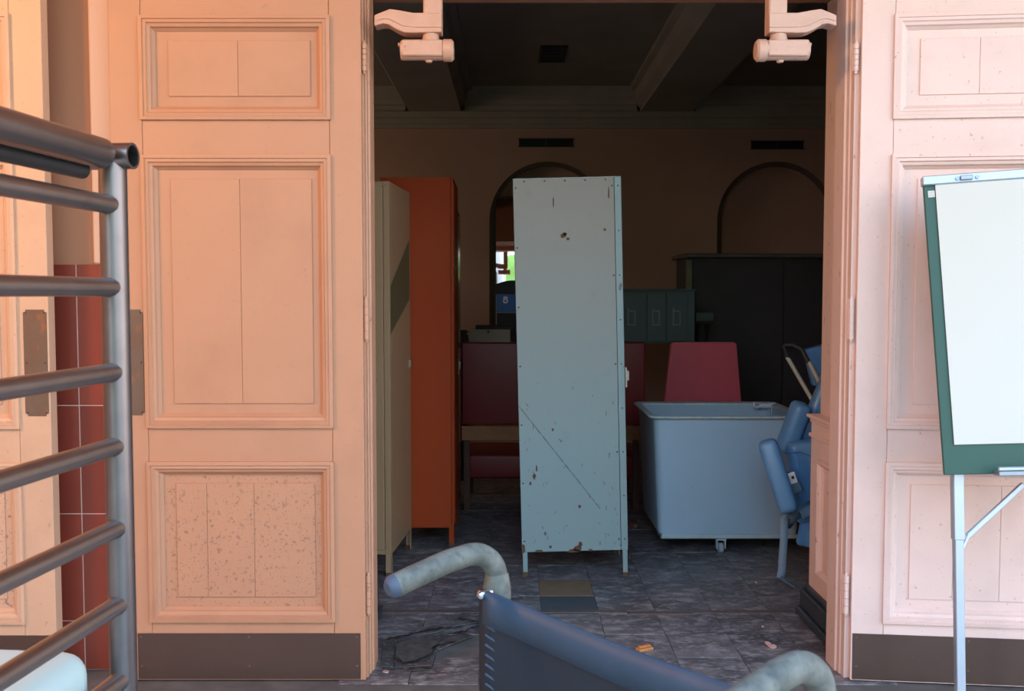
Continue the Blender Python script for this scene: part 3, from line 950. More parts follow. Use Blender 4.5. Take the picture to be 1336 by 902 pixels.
for k in range(70):
    x = r2.uniform(0.02, TW - 0.04)
    z = LEG + 0.03 + (r2.random() ** 1.6) * 0.75
    if x < 0.13 or x > TW - 0.14 or r2.random() < 0.35:
        L_, w_, a_ = r2.uniform(0.003, 0.014), r2.uniform(0.0006, 0.0016), r2.choice((1.3, 1.7, 1.0, 2.2)) + r2.uniform(-0.4, 0.4)
        ux_, uz_ = cos(a_), sin(a_)
        bm.faces.new([bm.verts.new((x + s_ * ux_ * L_ - t_ * uz_ * w_, -0.0008, z + s_ * uz_ * L_ + t_ * ux_ * w_)) for s_, t_ in ((-1, -0.4), (0, -1), (1, -0.3), (1, 0.3), (0, 1), (-1, 0.5))])
tag(obj('rust_chips', bm, m_rust, troot), 'bare rusty chips in the paint', kind='stuff')

# cream locker: corner towards the camera, door face on the left
c0 = on_floor(511, 753)
c1 = on_floor(537, 716)
vdir = (c1 - c0)
ang = atan2(vdir.y, vdir.x) - pi / 2
CD = vdir.length
cw = 0.38
croot = thing('locker', 'cream locker with an olive patch on its side, beside the left door jamb', 'locker', (c0.x - cw * cos(ang), c0.y - cw * sin(ang), 0), (0, 0, ang))
CH = zat(237, c0.y)
CL = zat(724, c0.y)
locker_parts(croot, cw, CD, CH, CL, m_cream, 'front', leg_w=0.026)
bm = bmesh.new()
rx = cw + 0.0007
zA = lambda py, f_: zat(py, c0.y + CD * f_)
poly = [(0.03, zA(373, 0.03)), (0.95, zA(313, 0.95)), (0.95, zA(391, 0.95)), (0.03, zA(436, 0.03))]
bm.faces.new([bm.verts.new((rx, CD * a, z)) for a, z in poly])
obj('olive_patch', bm, m_patch, croot)
# latch by the far corner
bm = bx(cw - 0.001, cw + 0.008, CD - 0.030, CD - 0.012, CH * 0.515, CH * 0.515 + 0.04, bev=0.002)
obj('latch', bm, m_chrome, croot)

# orange locker behind it
o_l, o_r = on_floor(498, 716), on_floor(592, 716)
OY = o_l.y + 0.04
oroot = thing('locker', 'burnt orange steel locker behind the cream locker', 'locker', (o_l.x, OY, 0), (0, 0, R(0.5)))
OW = o_r.x - o_l.x
OH = zat(232, OY)
OL = zat(689, OY)
locker_parts(oroot, OW, 0.46, OH, OL, m_orange, 'right', front_flange=0.012, leg_w=0.026, handle=False)
# brown-black locker behind the orange one
k_l, k_r = at(520, 600, OY + 0.50).x, at(601, 600, OY + 0.50).x
kroot = thing('locker', 'glossy olive black locker hidden behind the orange locker', 'locker', (k_l, OY + 0.50, 0), (0, 0, R(1.0)))
locker_parts(kroot, at(596, 600, OY + 0.50).x - k_l, 0.55, OH - 0.10, OL, m_olive, 'right', front_flange=0.02, leg_w=0.026, rivets=False)

# ------------------------------------------------------------------ laundry cart
f0, f1 = on_floor(862, 724), on_floor(985, 724)
KY = f0.y
KY2 = KY + 0.62
zt_ = zat(544, KY)
zb_ = zat(699, KY)
tl, tr = at(848, 544, KY).x, at(1055, 544, KY).x
bl_, br_ = at(861, 699, KY).x, at(1044, 699, KY).x
kart = thing('laundry_cart', 'grey blue plastic laundry cart on casters right of the teal locker', 'cart', ((tl + tr) / 2, (KY + KY2) / 2, 0))
def ring(x0, x1, y0, y1, z, r, n=5):
    pts = []
    for cx_, cy_, a0 in ((x1 - r, y1 - r, 0), (x0 + r, y1 - r, pi / 2), (x0 + r, y0 + r, pi), (x1 - r, y0 + r, 1.5 * pi)):
        for k in range(n + 1):
            a = a0 + pi / 2 * k / n
            pts.append((cx_ + r * cos(a), cy_ + r * sin(a), z))
    return pts
def loft(bm, rings, cap0=True, cap1=True):
    vr = [[bm.verts.new(p) for p in r_] for r_ in rings]
    n = len(vr[0])
    for a, b in zip(vr, vr[1:]):
        for k in range(n):
            bm.faces.new((a[k], a[(k + 1) % n], b[(k + 1) % n], b[k]))
    if cap0:
        bm.faces.new(vr[0][::-1])
    if cap1:
        bm.faces.new(vr[-1])
    return bm
i_ = 0.012
bm = loft(bmesh.new(), [
    ring(bl_, br_, KY + 0.03, KY2 - 0.03, zb_, 0.035),
    ring(bl_ - 0.004, br_ + 0.004, KY + 0.028, KY2 - 0.028, zb_ + 0.02, 0.035),
    ring(tl + 0.022, tr - 0.022, KY + 0.012, KY2 - 0.012, zt_ - 0.03, 0.04),
    ring(tl + 0.018, tr - 0.018, KY + 0.010, KY2 - 0.010, zt_ - 0.004, 0.04),
    ring(tl + 0.030, tr - 0.030, KY + 0.022, KY2 - 0.022, zt_ - 0.004, 0.035),
    ring(bl_ + i_, br_ - i_, KY + 0.045, KY2 - 0.045, zb_ + 0.02, 0.03)])
obj('tub', bm, m_cart, kart, world=True)
bm = loft(bmesh.new(), [
    ring(tl + 0.014, tr - 0.014, KY + 0.006, KY2 - 0.006, zt_ - 0.016, 0.04),
    ring(tl - 0.004, tr + 0.004, KY - 0.010, KY2 + 0.010, zt_ - 0.006, 0.045),
    ring(tl - 0.006, tr + 0.006, KY - 0.012, KY2 + 0.012, zt_ + 0.002, 0.045),
    ring(tl + 0.002, tr - 0.002, KY - 0.004, KY2 + 0.004, zt_ + 0.005, 0.045),
    ring(tl + 0.034, tr - 0.034, KY + 0.026, KY2 - 0.026, zt_ - 0.002, 0.03),
    ring(tl + 0.036, tr - 0.036, KY + 0.028, KY2 - 0.028, zt_ - 0.012, 0.03)], False, False)
obj('rim', bm, m_cartrim, kart, world=True)
bm = bx(bl_ + 0.012, br_ - 0.004, KY + 0.026, KY2 - 0.03, zb_ - 0.024, zb_ - 0.001, bev=0.004)
obj('base_frame', bm, m_cartbase, kart, world=True, smooth=0)
casx = at(942, 712, KY).x
for (x, y) in ((casx, KY + 0.035), (bl_ + 0.32, KY2 - 0.10), (bl_ + 0.06, (KY + KY2) / 2), (br_ - 0.06, (KY + KY2) / 2)):
    bm = bmesh.new()
    box(bm, x - 0.022, x - 0.017, y - 0.018, y + 0.018, 0.022, zb_ - 0.022)
    box(bm, x + 0.017, x + 0.022, y - 0.018, y + 0.018, 0.022, zb_ - 0.022)
    box(bm, x - 0.024, x + 0.024, y - 0.024, y + 0.024, zb_ - 0.028, zb_ - 0.022)
    cs = obj('caster', bm, m_cartbase, kart, world=True, smooth=0)
    bm = tube(bmesh.new(), [(x - 0.013, y, 0.025), (x - 0.010, y, 0.025), (x + 0.010, y, 0.025), (x + 0.013, y, 0.025)], [0.021, 0.025, 0.025, 0.021], 20)
    bm.transform(kart.matrix_basis.inverted())
    obj('wheel', bm, m_caster, cs)
# bent chrome bracket lying over the rear rim
bk = at(1000, 530, KY2)
m_glint = mat('chrome with painted glints', (0.80, 0.86, 0.90), 0.35, 0.25)  # pale base colour carries the glints of the chrome
ck = kart
bm = bmesh.new()
def K(px, py):
    return at(px, py, KY2 - 0.075)
tube(bm, [K(984, 525), K(984, 530), K(988, 532), K(993, 529.5), K(1011, 527), K(1012.5, 529), K(1012, 540)], 0.0075, 8)
tag(obj('bent_wire', bm, m_glint, ck, world=True), 'bright bent wire on the back rim')
bm = prism(bmesh.new(), [K(1006, 529), K(1012, 528), K(1011, 540), K(1006.5, 540)], (0, 0.004, 0))
prism(bm, [K(993, 529.5), K(1006, 528.5), K(1006, 532), K(993, 532.5)], (0, 0.004, 0))
tag(obj('flat_plate', bm, m_glint, ck, world=True, smooth=0), 'bright metal plate on the back rim')

# ------------------------------------------------------------------ blue padded transport chair (tipped and folded) by the right jamb
def pad(name, pA, pB, width, thick, m, root, Y, roll=0.0, bev=0.028, dY=0.0):
    """rounded cushion whose long axis joins two picture points at depth Y"""
    a = at(pA[0], pA[1], Y)
    b = at(pB[0], pB[1], Y + dY)
    ax = (b - a)
    L = ax.length
    ax.normalize()
    side = ax.cross(Vector((0, 1, 0))).normalized()
    nr = side.cross(ax).normalized()
    M = Matrix((side, ax, nr)).transposed().to_4x4()
    M.translation = (a + b) / 2
    M = M @ Matrix.Rotation(roll, 4, 'Y')
    bm = bmesh.new()
    box(bm, -width / 2, width / 2, -L / 2, L / 2, -thick / 2, thick / 2, bev=min(bev, width * 0.42, thick * 0.42), seg=4, M=M)
    return obj(name, bm, m, root, world=True, smooth=60)
PY = 4.32
chair = thing('transport_chair', 'folded blue vinyl transport chair with straps, tipped behind the right jamb', 'chair', (1.45, PY + 0.1, 0))
pad('armrest', (1000, 574), (1030, 668), 0.086, 0.13, m_vinyl, chair, PY - 0.06, roll=R(12), dY=-0.05)
pad('armrest', (1047, 526), (1023, 590), 0.082, 0.10, m_vinyl, chair, PY + 0.10, roll=R(-10), dY=0.05)
seat_ = pad('seat_cushion', (1056, 574), (1070, 680), 0.215, 0.11, m_vinyl, chair, PY + 0.06)
pad('backrest', (1100, 495), (1056, 600), 0.20, 0.08, m_vinyl, chair, PY + 0.20)
pad('leg_rest', (1066, 660), (1054, 714), 0.11, 0.05, m_vinyl, chair, PY + 0.03, roll=R(8), bev=0.014)
pad('head_panel', (1064, 452), (1076, 500), 0.13, 0.05, m_vinyl, chair, PY + 0.42, bev=0.012)
# stitched seam across the seat
bm = bmesh.new()
tube(bm, [at(1026, 592, PY - 0.002), at(1045, 590, PY - 0.006), at(1062, 597, PY - 0.004)], 0.0018, 6)
obj('seam', bm, m_webdk, chair, world=True)
def strap(name, pts, width, Y, m, root, wide=None, tw_=None):
    bm = bmesh.new()
    P_ = [at(p[0], p[1], (p[2] if len(p) > 2 else Y)) for p in pts]
    L, Rr = [], []
    for i, p in enumerate(P_):
        t = (P_[min(i + 1, len(P_) - 1)] - P_[max(i - 1, 0)]).normalized()
        s = t.cross(Vector((0, 1, 0)))
        if s.length < 0.1:
            s = Vector((1, 0, 0))
        s.normalize()
        if tw_:
            s = (Matrix.Rotation(tw_[i], 3, t) @ s).normalized()
        L.append(p + s * width / 2)
        Rr.append(p - s * width / 2)
    n = len(P_)
    th_ = Vector((0, 0.003, 0))
    a = [bm.verts.new(v) for v in L]
    b = [bm.verts.new(v) for v in Rr]
    for i in range(n - 1):
        bm.faces.new((a[i], a[i + 1], b[i + 1], b[i]))
    o = obj(name, bm, m, root, world=True, smooth=60, recalc=True)
    sol = o.modifiers.new('thickness', 'SOLIDIFY')
    sol.thickness = 0.003
    return o
q = on_floor(1020, 757, 0.004)
strap('strap', [(1064, 662, PY - 0.02), (1050, 670, PY - 0.035), (1036, 675, PY - 0.04), (1028, 672, PY - 0.05), (1023, 677, PY - 0.06), (1023, 700, PY - 0.07), (1021, 725, PY - 0.08), (1020, 745, q.y + 0.01), (1018, 755, q.y)], 0.034, PY, m_web, chair,
      tw_=[0.0, 0.1, 0.2, 0.1, 0.0, 0.2, 0.5, 0.3, 0.1])
strap('strap', [(1062, 656, PY - 0.025), (1046, 664, PY - 0.04), (1034, 678, PY - 0.05), (1026, 688, PY - 0.01)], 0.036, PY, m_webdk, chair)
# knotted loop
pad('strap_knot', (1044, 672), (1060, 664), 0.05, 0.03, m_web, chair, PY - 0.035, bev=0.012)
bk_ = pad('buckle', (1031, 617), (1036, 631), 0.036, 0.010, m_buckle, chair, PY - 0.115, bev=0.004)
pad('buckle_socket', (1033.5, 621), (1034.5, 625), 0.012, 0.013, m_rubber, chair, PY - 0.116, bev=0.002)
pad('buckle_housing', (1034, 630), (1040, 643), 0.054, 0.020, m_webdk, chair, PY - 0.105, roll=R(5), bev=0.006)
pad('buckle_tab', (1027, 616), (1030, 628), 0.018, 0.008, m_rubber, chair, PY - 0.11, bev=0.003)
# metal end fitting on the floor
e0, e1 = on_floor(1015, 752, 0.012), on_floor(1037, 767, 0.008)
bm = tube(bmesh.new(), [e0, e0.lerp(e1, 0.3) + Vector((0, 0, -0.002)), e1], [0.010, 0.009, 0.005], 8)
fit = obj('strap_end', bm, m_webdk, chair, world=True)
bm = bmesh.new()
for k in range(5):
    p = e0.lerp(e1, 0.05 + 0.12 * k) + Vector((0, -0.006, 0.010))
    tube(bm, [p, p + Vector((0, -0.002, 0.004))], [0.0035, 0.002], 8)
obj('studs', bm, m_chrome, chair, world=True)
# cream frame tubes with black clamps
bm = tube(bmesh.new(), [at(1027, 466, PY + 0.38), at(1064, 530, PY + 0.30)], 0.0105, 12)
obj('frame_tube', bm, m_tubecr, chair, world=True)
bm = tube(bmesh.new(), [at(1055, 472, PY + 0.30), at(1082, 524, PY + 0.28)], 0.0115, 12)
obj('frame_tube', bm, m_tubecr, chair, world=True)
bm = tube(bmesh.new(), [at(1022, 451, PY + 0.38), at(1034, 450, PY + 0.36), at(1046, 456, PY + 0.33), at(1055, 474, PY + 0.30)], [0.011, 0.012, 0.012, 0.0125], 12)
tube(bm, [at(1022, 451, PY + 0.38), at(1026, 462, PY + 0.38), at(1030, 471, PY + 0.38)], [0.011, 0.012, 0.0118], 12)
obj('push_bar', bm, m_rubber, chair, world=True)
# lower frame behind the jamb
bm = bmesh.new()
for x in (1.52, 1.80):
    for y in (PY + 0.05, PY + 0.42):
        tube(bm, [(x, y, 0.0), (x, y, 0.62)], 0.012, 10)
for y in (PY + 0.05, PY + 0.42):
    tube(bm, [(1.52, y, 0.45), (1.80, y, 0.45)], 0.012, 10)
for x in (1.52, 1.80):
    tube(bm, [(x, PY + 0.05, 0.30), (x, PY + 0.42, 0.30)], 0.012, 10)
obj('chair_frame', bm, m_tubecr, chair, world=True)

# ------------------------------------------------------------------ dark back of the room
# red bench
BY = 5.6
bench = thing('bench', 'oxblood vinyl bench with a wooden rail behind the teal locker', 'bench', (at(722, 600, BY).x, BY + 0.25, 0))
x0, x1 = at(602, 500, BY).x, at(842, 500, BY).x
obj('backrest', bx(x0, x1, BY, BY + 0.06, zat(555, BY), zat(447, BY), bev=0.012, seg=3), m_red, bench, world=True)
obj('rail', bx(x0, x1 - 0.02, BY - 0.004, BY + 0.03, zat(575, BY), zat(556, BY), bev=0.003), m_wood, bench, world=True, smooth=0)
obj('seat', bx(x0 + 0.01, x1 - 0.02, BY + 0.06, BY + 0.56, zat(628, BY), zat(596, BY), bev=0.02, seg=3), m_red, bench, world=True)
for x in (x0 + 0.03, x1 - 0.05):
    for y in (BY + 0.03, BY + 0.50):
        zt2 = zat(556, BY) if y < BY + 0.1 else zat(626, BY)
        obj('leg', bx(x - 0.018, x + 0.018, y - 0.018, y + 0.018, 0, zt2), mat('dark red brown leg paint', (0.10, 0.035, 0.02), 0.6), bench, world=True, smooth=0)

# red chair behind the cart
RY = 5.72
m_redl = mat('rose red vinyl', (0.62, 0.085, 0.11), 0.45, mott=(4, 0.4, (0.52, 0.07, 0.09)), bump=(40, 0.15))
rc = thing('chair', 'red vinyl chair with a tapered high back behind the laundry cart', 'chair', (at(918, 500, RY).x, RY + 0.25, 0))
def zr_(py): return zat(py, RY)
bm = bmesh.new()
pl = [at(867, 532, RY), at(968, 532, RY), at(961, 447, RY), at(877, 447, RY)]
prism(bm, pl, (0, 0.07, 0))
bmesh.ops.bevel(bm, geom=bm.edges[:], offset=0.008, segments=3, affect='EDGES')
obj('backrest', bm, m_redl, rc, world=True, smooth=60)
cxr = at(918, 500, RY).x
obj('seat', bx(cxr - 0.23, cxr + 0.23, RY + 0.06, RY + 0.52, 0.38, 0.47, bev=0.02, seg=3), m_redl, rc, world=True)
for sx in (-1, 1):
    obj('leg', tube(bmesh.new(), [(cxr + sx * 0.2, RY + 0.035, 0.66), (cxr + sx * 0.2, RY + 0.05, 0.4), (cxr + sx * 0.2, RY, 0.0)], 0.012, 10), m_chrome, rc, world=True)
    obj('leg', tube(bmesh.new(), [(cxr + sx * 0.2, RY + 0.48, 0.39), (cxr + sx * 0.2, RY + 0.5, 0.0)], 0.012, 10), m_chrome, rc, world=True)

# steel cabinet on legs behind
SY = 6.3
x0, x1 = at(800, 400, SY).x, at(907, 400, SY).x
za, zb = zat(448, SY), zat(377, SY)
sc = thing('file_cabinet', 'low grey green steel cabinet with two doors behind the red chair', 'cabinet', ((x0 + x1) / 2, SY + 0.2, 0))
obj('body', bx(x0, x1, SY + 0.012, SY + 0.45, za, zb - 0.012, bev=0.003), m_steel, sc, world=True, smooth=0)
obj('top', bx(x0 - 0.01, x1 + 0.003, SY - 0.006, SY + 0.46, zb - 0.014, zb, bev=0.003), m_steel, sc, world=True, smooth=0)
dxs = [at(805, 400, SY).x, at(844, 400, SY).x, at(869, 400, SY).x, at(898, 400, SY).x]
for a, b in zip(dxs, dxs[1:]):
    dd = obj('cabinet_door', bx(a + 0.003, b - 0.003, SY, SY + 0.013, za + 0.012, zb - 0.03, bev=0.002), m_steel, sc, world=True, smooth=0)
    cxx = (a + b) / 2
    zc = (za + zb) / 2
    bm = bmesh.new()
    for (u0, u1, v0, v1) in ((-0.028, -0.022, -0.055, 0.055), (0.016, 0.022, -0.055, 0.03), (-0.028, 0.022, 0.03, 0.036), (-0.028, 0.022, -0.06, -0.055)):
        box(bm, cxx + u0, cxx + u1, SY - 0.006, SY + 0.001, zc + v0, zc + v1)
    bm.transform(sc.matrix_basis.inverted())
    obj('label_holder', bm, m_caster, dd, smooth=0)
for x in (x0 + 0.03, x1 - 0.03):
    for y in (SY + 0.05, SY + 0.40):
        obj('leg', bx(x - 0.02, x + 0.02, y - 0.02, y + 0.02, 0, za + 0.002), m_dark, sc, world=True, smooth=0)
obj('stand_shelf', bx(x0 + 0.02, x1 - 0.02, SY + 0.06, SY + 0.42, 0.30, 0.33), m_dark, sc, world=True, smooth=0)

# tall dark cabinet
QY = 6.9
x0, x1 = at(894, 400, QY).x, at(1150, 400, QY).x
zt3 = zat(331, QY)
qc = thing('tall_cabinet', 'tall dark brown cabinet with an overhanging top at the back right', 'cabinet', ((x0 + x1) / 2, QY + 0.25, 0))
obj('carcass', bx(x0 + 0.02, x1, QY + 0.015, QY + 0.5, 0.0, zt3 - 0.03), m_dark, qc, world=True, smooth=0)
obj('top_board', bx(x0 - 0.015, x1 + 0.03, QY - 0.05, QY + 0.52, zt3 - 0.03, zt3, bev=0.006), m_darkrim, qc, world=True, smooth=0)
xm = (x0 + x1) / 2
for a, b in ((x0 + 0.05, xm - 0.004), (xm + 0.004, x1 - 0.03)):
    obj('cabinet_door', bx(a, b, QY, QY + 0.016, 0.08, zt3 - 0.06, bev=0.003), m_dark, qc, world=True, smooth=0)
tag(obj('edge_strip', bx(x0 + 0.005, x0 + 0.045, QY - 0.006, QY + 0.017, 0.6, zt3 - 0.045), mat('olive strip', (0.24, 0.23, 0.13), 0.5, mott=(9, 0.7, (0.12, 0.11, 0.07))), qc, world=True, smooth=0), 'pale olive edge strip')

# grey binder box on a stool between the cabinets
GY = 6.6
g0, g1 = at(908, 419, GY), at(931, 408, GY)
st = thing('stand', 'thin dark stand left of the tall dark cabinet', 'stand', ((g0.x + g1.x) / 2, GY + 0.1, 0))
obj('column', bx((g0.x + g1.x) / 2 - 0.02, (g0.x + g1.x) / 2 + 0.02, GY + 0.08, GY + 0.12, 0.02, g0.z - 0.02), m_black, st, world=True, smooth=0)
obj('base', bx(g0.x - 0.04, g1.x + 0.03, GY, GY + 0.2, 0, 0.02), m_black, st, world=True, smooth=0)
obj('shelf', bx(g0.x - 0.02, g1.x + 0.005, GY + 0.0, GY + 0.2, g0.z - 0.02, g0.z), m_black, st, world=True, smooth=0)
tag(obj('box', bx(g0.x, g1.x, GY - 0.005, GY + 0.17, g0.z, g1.z, bev=0.003), m_steel, smooth=0), 'small grey green box on the thin stand left of the tall cabinet', 'box')

# table behind the bench with equipment
AY = 6.5
zt4 = zat(448, AY)
x0, x1 = at(596, 440, AY).x, at(765, 440, AY).x
tb = thing('table', 'dark table hidden behind the oxblood bench', 'table', ((x0 + x1) / 2, AY + 0.3, 0))
obj('tabletop', bx(x0, x1, AY - 0.03, AY + 0.6, zt4 - 0.03, zt4, bev=0.003), m_dark, tb, world=True, smooth=0)
for x in (x0 + 0.04, x1 - 0.04):
    for y in (AY + 0.02, AY + 0.55):
        obj('leg', bx(x - 0.02, x + 0.02, y - 0.02, y + 0.02, 0, zt4 - 0.028), m_dark, tb, world=True, smooth=0)
x0, x1 = at(612, 440, AY).x, at(666, 440, AY).x
zb4 = zat(430, AY)
eb = thing('equipment_box', 'beige metal box lying left of the teal locker', 'box', ((x0 + x1) / 2, AY + 0.1, zt4))
obj('case', bx(x0, x1, AY, AY + 0.22, zt4 + 0.0, zb4, bev=0.004), m_beige, eb, world=True, smooth=0)
kx = at(637, 433, AY)
obj('knob', tube(bmesh.new(), [(kx.x, AY + 0.004, kx.z), (kx.x, AY - 0.012, kx.z)], [0.008, 0.006], 10), m_black, eb, world=True)
lid_ = bx(at(620, 430, AY).x, at(670, 430, AY).x, AY + 0.02, AY + 0.2, zb4, zat(425, AY), bev=0.003)
tag(obj('tray', lid_, m_black, smooth=0), 'flat black tray lying on top of the beige box', 'tray')
# small dark gadgets at the left end of the table
gd = thing('adapter', 'small dark adapter with a bright stud beside the beige box', 'gadget', (at(604, 440, AY).x, AY + 0.05, zt4))
obj('body', bx(at(600, 440, AY).x, at(610.5, 440, AY).x, AY, AY + 0.06, zt4, zat(437, AY), bev=0.004), m_black, gd, world=True, smooth=0)
obj('cap', bx(at(599, 440, AY).x, at(609, 440, AY).x, AY + 0.005, AY + 0.055, zat(437, AY), zat(431, AY), bev=0.004), m_rubber, gd, world=True, smooth=0)
p = at(611, 433, AY)
obj('stud', tube(bmesh.new(), [(p.x - 0.012, AY + 0.02, p.z), (p.x + 0.004, AY + 0.0, p.z)], 0.005, 8), m_chrome, gd, world=True)

# black framed blue panel standing on the table
VY = 6.8
v0, v1 = at(645, 427, VY), at(692, 366, VY)
mon = thing('display_box', 'black box with a blue panel and white emblem beside the teal locker', 'display', ((v0.x + v1.x) / 2, VY + 0.1, zt4))
bm = bmesh.new()
n = 10
prof = [(v0.x, zt4), (v1.x, zt4), (v1.x, v1.z - 0.02)]
for k in range(n + 1):
    tt = k / n
    prof.append((v1.x + (v0.x - v1.x) * tt, v1.z - 0.03 + 0.03 * sin(pi * tt)))
prism(bm, [(p[0], VY, p[1]) for p in prof], (0, 0.2, 0))
obj('housing', bm, m_black, mon, world=True, smooth=30)
s0, s1 = at(648.5, 407, VY), at(685, 384, VY)
pn = obj('blue_panel', bx(s0.x, s1.x, VY - 0.006, VY + 0.002, s0.z, s1.z), m_blue, mon, world=True, smooth=0)
bm = bx(s0.x - 0.002, s1.x, VY - 0.008, VY + 0.001, s0.z - 0.008, s0.z - 0.002)
box(bm, s0.x - 0.008, s0.x - 0.003, VY - 0.008, VY + 0.001, zat(425, VY), s1.z)
obj('pale_border', bm, m_beige, mon, world=True, smooth=0)
e = at(659.5, 392, VY)
bm = bmesh.new()
def ringd(cx_, cz_, r0, r1, n=20):
    a = [bm.verts.new((cx_ + r0 * cos(2 * pi * k / n), VY - 0.0065, cz_ + r0 * sin(2 * pi * k / n))) for k in range(n)]
    b = [bm.verts.new((cx_ + r1 * cos(2 * pi * k / n), VY - 0.0065, cz_ + r1 * sin(2 * pi * k / n))) for k in range(n)]
    for k in range(n):
        bm.faces.new((a[k], a[(k + 1) % n], b[(k + 1) % n], b[k]))
ringd(e.x, e.z - 0.004, 0.019, 0.008)
for s in (-1, 1):
    c_ = (e.x + s * 0.010, e.z + 0.018)
    bm.faces.new([bm.verts.new((c_[0] + 0.007 * cos(2 * pi * k / 12), VY - 0.0067, c_[1] + 0.008 * sin(2 * pi * k / 12))) for k in range(12)])
bm.faces.new([bm.verts.new((e.x + 0.0075 * cos(2 * pi * k / 12), VY - 0.0068, e.z + 0.024 + 0.006 * sin(2 * pi * k / 12))) for k in range(12)])
bm.transform(mon.matrix_basis.inverted())
obj('emblem', bm, m_white, pn)

# leaning mirror in the left niche
cxn, hwn = NICHE[0]
mz0, mz1 = NBOT + 0.02, NTOP - 0.30
MT, MYAW = R(-2.55), R(-0.9)
mroot = thing('mirror', 'old mirror leaning in the arched niche behind the teal locker', 'mirror', (cxn, YB + 0.035, mz0), (MT, 0, MYAW))
hw2, mh = hwn - 0.055, mz1 - mz0
gl = obj('mirror_glass', bx(-hw2, hw2, 0.0, 0.008, 0.0, mh), m_mirror, mroot, smooth=0)
bm = bmesh.new()
box(bm, -hw2 - 0.02, -hw2, -0.006, 0.012, -0.01, mh + 0.02)
box(bm, hw2, hw2 + 0.02, -0.006, 0.012, -0.01, mh + 0.02)
box(bm, -hw2, hw2, -0.006, 0.012, mh, mh + 0.02)
box(bm, -hw2, hw2, -0.006, 0.012, -0.015, 0.0)
obj('mirror_frame', bm, m_darkrim, mroot, smooth=0)

# ------------------------------------------------------------------ flip chart easel
EY = 2.80
BLp, TLp = at(1232, 620, EY - 0.04), at(1204, 232, (EY - 0.04) * 1.050)
# board plane axes: x to the right and a little nearer, z up its left edge
uz = (TLp - BLp).normalized()
hx = Vector((1, -0.20, 0)).normalized()
ux = (hx - uz * hx.dot(uz)).normalized()
# keep some of the lean: the sides splay as in the photograph
uy = uz.cross(ux).normalized()
BHt = (TLp - BLp).length
EM = Matrix((ux, uy, uz)).transposed().to_4x4()
EM.translation = BLp
ez = empty('flip_chart_easel')
foot = on_floor(1246, 884)
ez.matrix_basis = EM
tag(ez, 'green flip chart easel with a blank white paper pad on silver legs', 'easel')
BWd = 0.70
obj('board', bx(0, BWd, 0, 0.014, 0, BHt, bev=0.002), m_board, ez, smooth=0)
cb = obj('clamp_bar', bx(-0.004, BWd + 0.004, -0.012, 0.018, BHt - 0.026, BHt + 0.002, bev=0.003), m_alu, ez, smooth=0)
bm = bmesh.new()
box(bm, 0.10, 0.135, -0.020, -0.012, BHt - 0.020, BHt - 0.006, bev=0.002)
tube(bm, [(0.093, -0.012, BHt - 0.013), (0.093, -0.016, BHt - 0.013)], 0.006, 10)
tube(bm, [(0.148, -0.012, BHt - 0.013), (0.148, -0.016, BHt - 0.013)], 0.006, 10)
obj('clip', bm, m_alud, cb)
px0 = 0.032
pz0 = BHt - (582 - 232) / (620 - 232) * BHt
pd = obj('paper_pad', bx(px0 + 0.002, BWd - 0.03, -0.0035, -0.0005, pz0 + 0.002, BHt - 0.026), m_paperedge, ez, smooth=0)
obj('top_sheet', bx(px0, BWd - 0.032, -0.0055, -0.0035, pz0, BHt - 0.026), m_paper, pd, smooth=0)
bm = bmesh.new()
box(bm, 0.011, 0.030, -0.002, 0.001, BHt - 0.062, BHt - 0.042)
tag(obj('sticker', bm, m_paper, ez, smooth=0), 'small white printed sticker')
bm = bmesh.new()
for k in range(3):
    box(bm, 0.0135, 0.0255 - 0.003 * (k % 2), -0.0026, -0.0018, BHt - 0.0475 - 0.005 * k, BHt - 0.0462 - 0.005 * k)
obj('print_line', bm, m_alud, ez, smooth=0)
tx = 0.132
tr_ = obj('pen_tray', bx(tx, BWd - 0.05, -0.055, 0.0, -0.004, 0.010, bev=0.002), m_alud, ez, smooth=0)
obj('tray_lip', bx(tx - 0.002, BWd - 0.048, -0.060, -0.05, 0.010, 0.022, bev=0.003), m_alu, tr_, smooth=0)
# legs
def wleg(name, a, b, wx, wy, m):
    a, b = Vector(a), Vector(b)
    ax = (b - a).normalized()
    sx_ = Vector((0, 1, 0)).cross(ax).normalized()
    sy_ = ax.cross(sx_).normalized()
    M = Matrix((sx_, sy_, ax)).transposed().to_4x4()
    M.translation = a
    bm = bmesh.new()
    box(bm, -wx / 2, wx / 2, -wy / 2, wy / 2, 0, (b - a).length, bev=0.002, M=M)
    return obj(name, bm, m, ez, world=True, smooth=0)
LT, LM, LB = at(1248.5, 616, EY - 0.0), at(1250, 710, EY - 0.02), None
d_ = ray(1252.5, 884)
ft = at(1252.5, 884, EY - 0.05)
dirl = (ft - LT).normalized()
t_ = (0.0 - LT.z) / dirl.z
LB = LT + dirl * t_
LB.z = -0.012
wleg('leg', LB, LT.lerp(LB, 0.20), 0.026, 0.022, m_alu)
wleg('leg_sleeve', LT.lerp(LB, 0.26), LT, 0.031, 0.026, m_alu)
off_ = ux * 0.56
wleg('leg', Vector((LB.x + 0.62, LB.y - 0.10, -0.012)), LT.lerp(LB, 0.20) + off_, 0.026, 0.022, m_alu)
wleg('leg_sleeve', LT.lerp(LB, 0.26) + off_, LT + off_, 0.031, 0.026, m_alu)
bA, bB = at(1258, 712, EY - 0.015), at(1262, 700, EY - 0.01)
bC = at(1335, 632, EY + 0.02)
wleg('brace', bB, bC, 0.016, 0.010, m_alu)
wleg('brace_link', at(1256, 716, EY - 0.018), at(1264, 698, EY - 0.012), 0.010, 0.006, m_alu)
rt = EM @ Vector((BWd / 2, 0.03, 0.3))
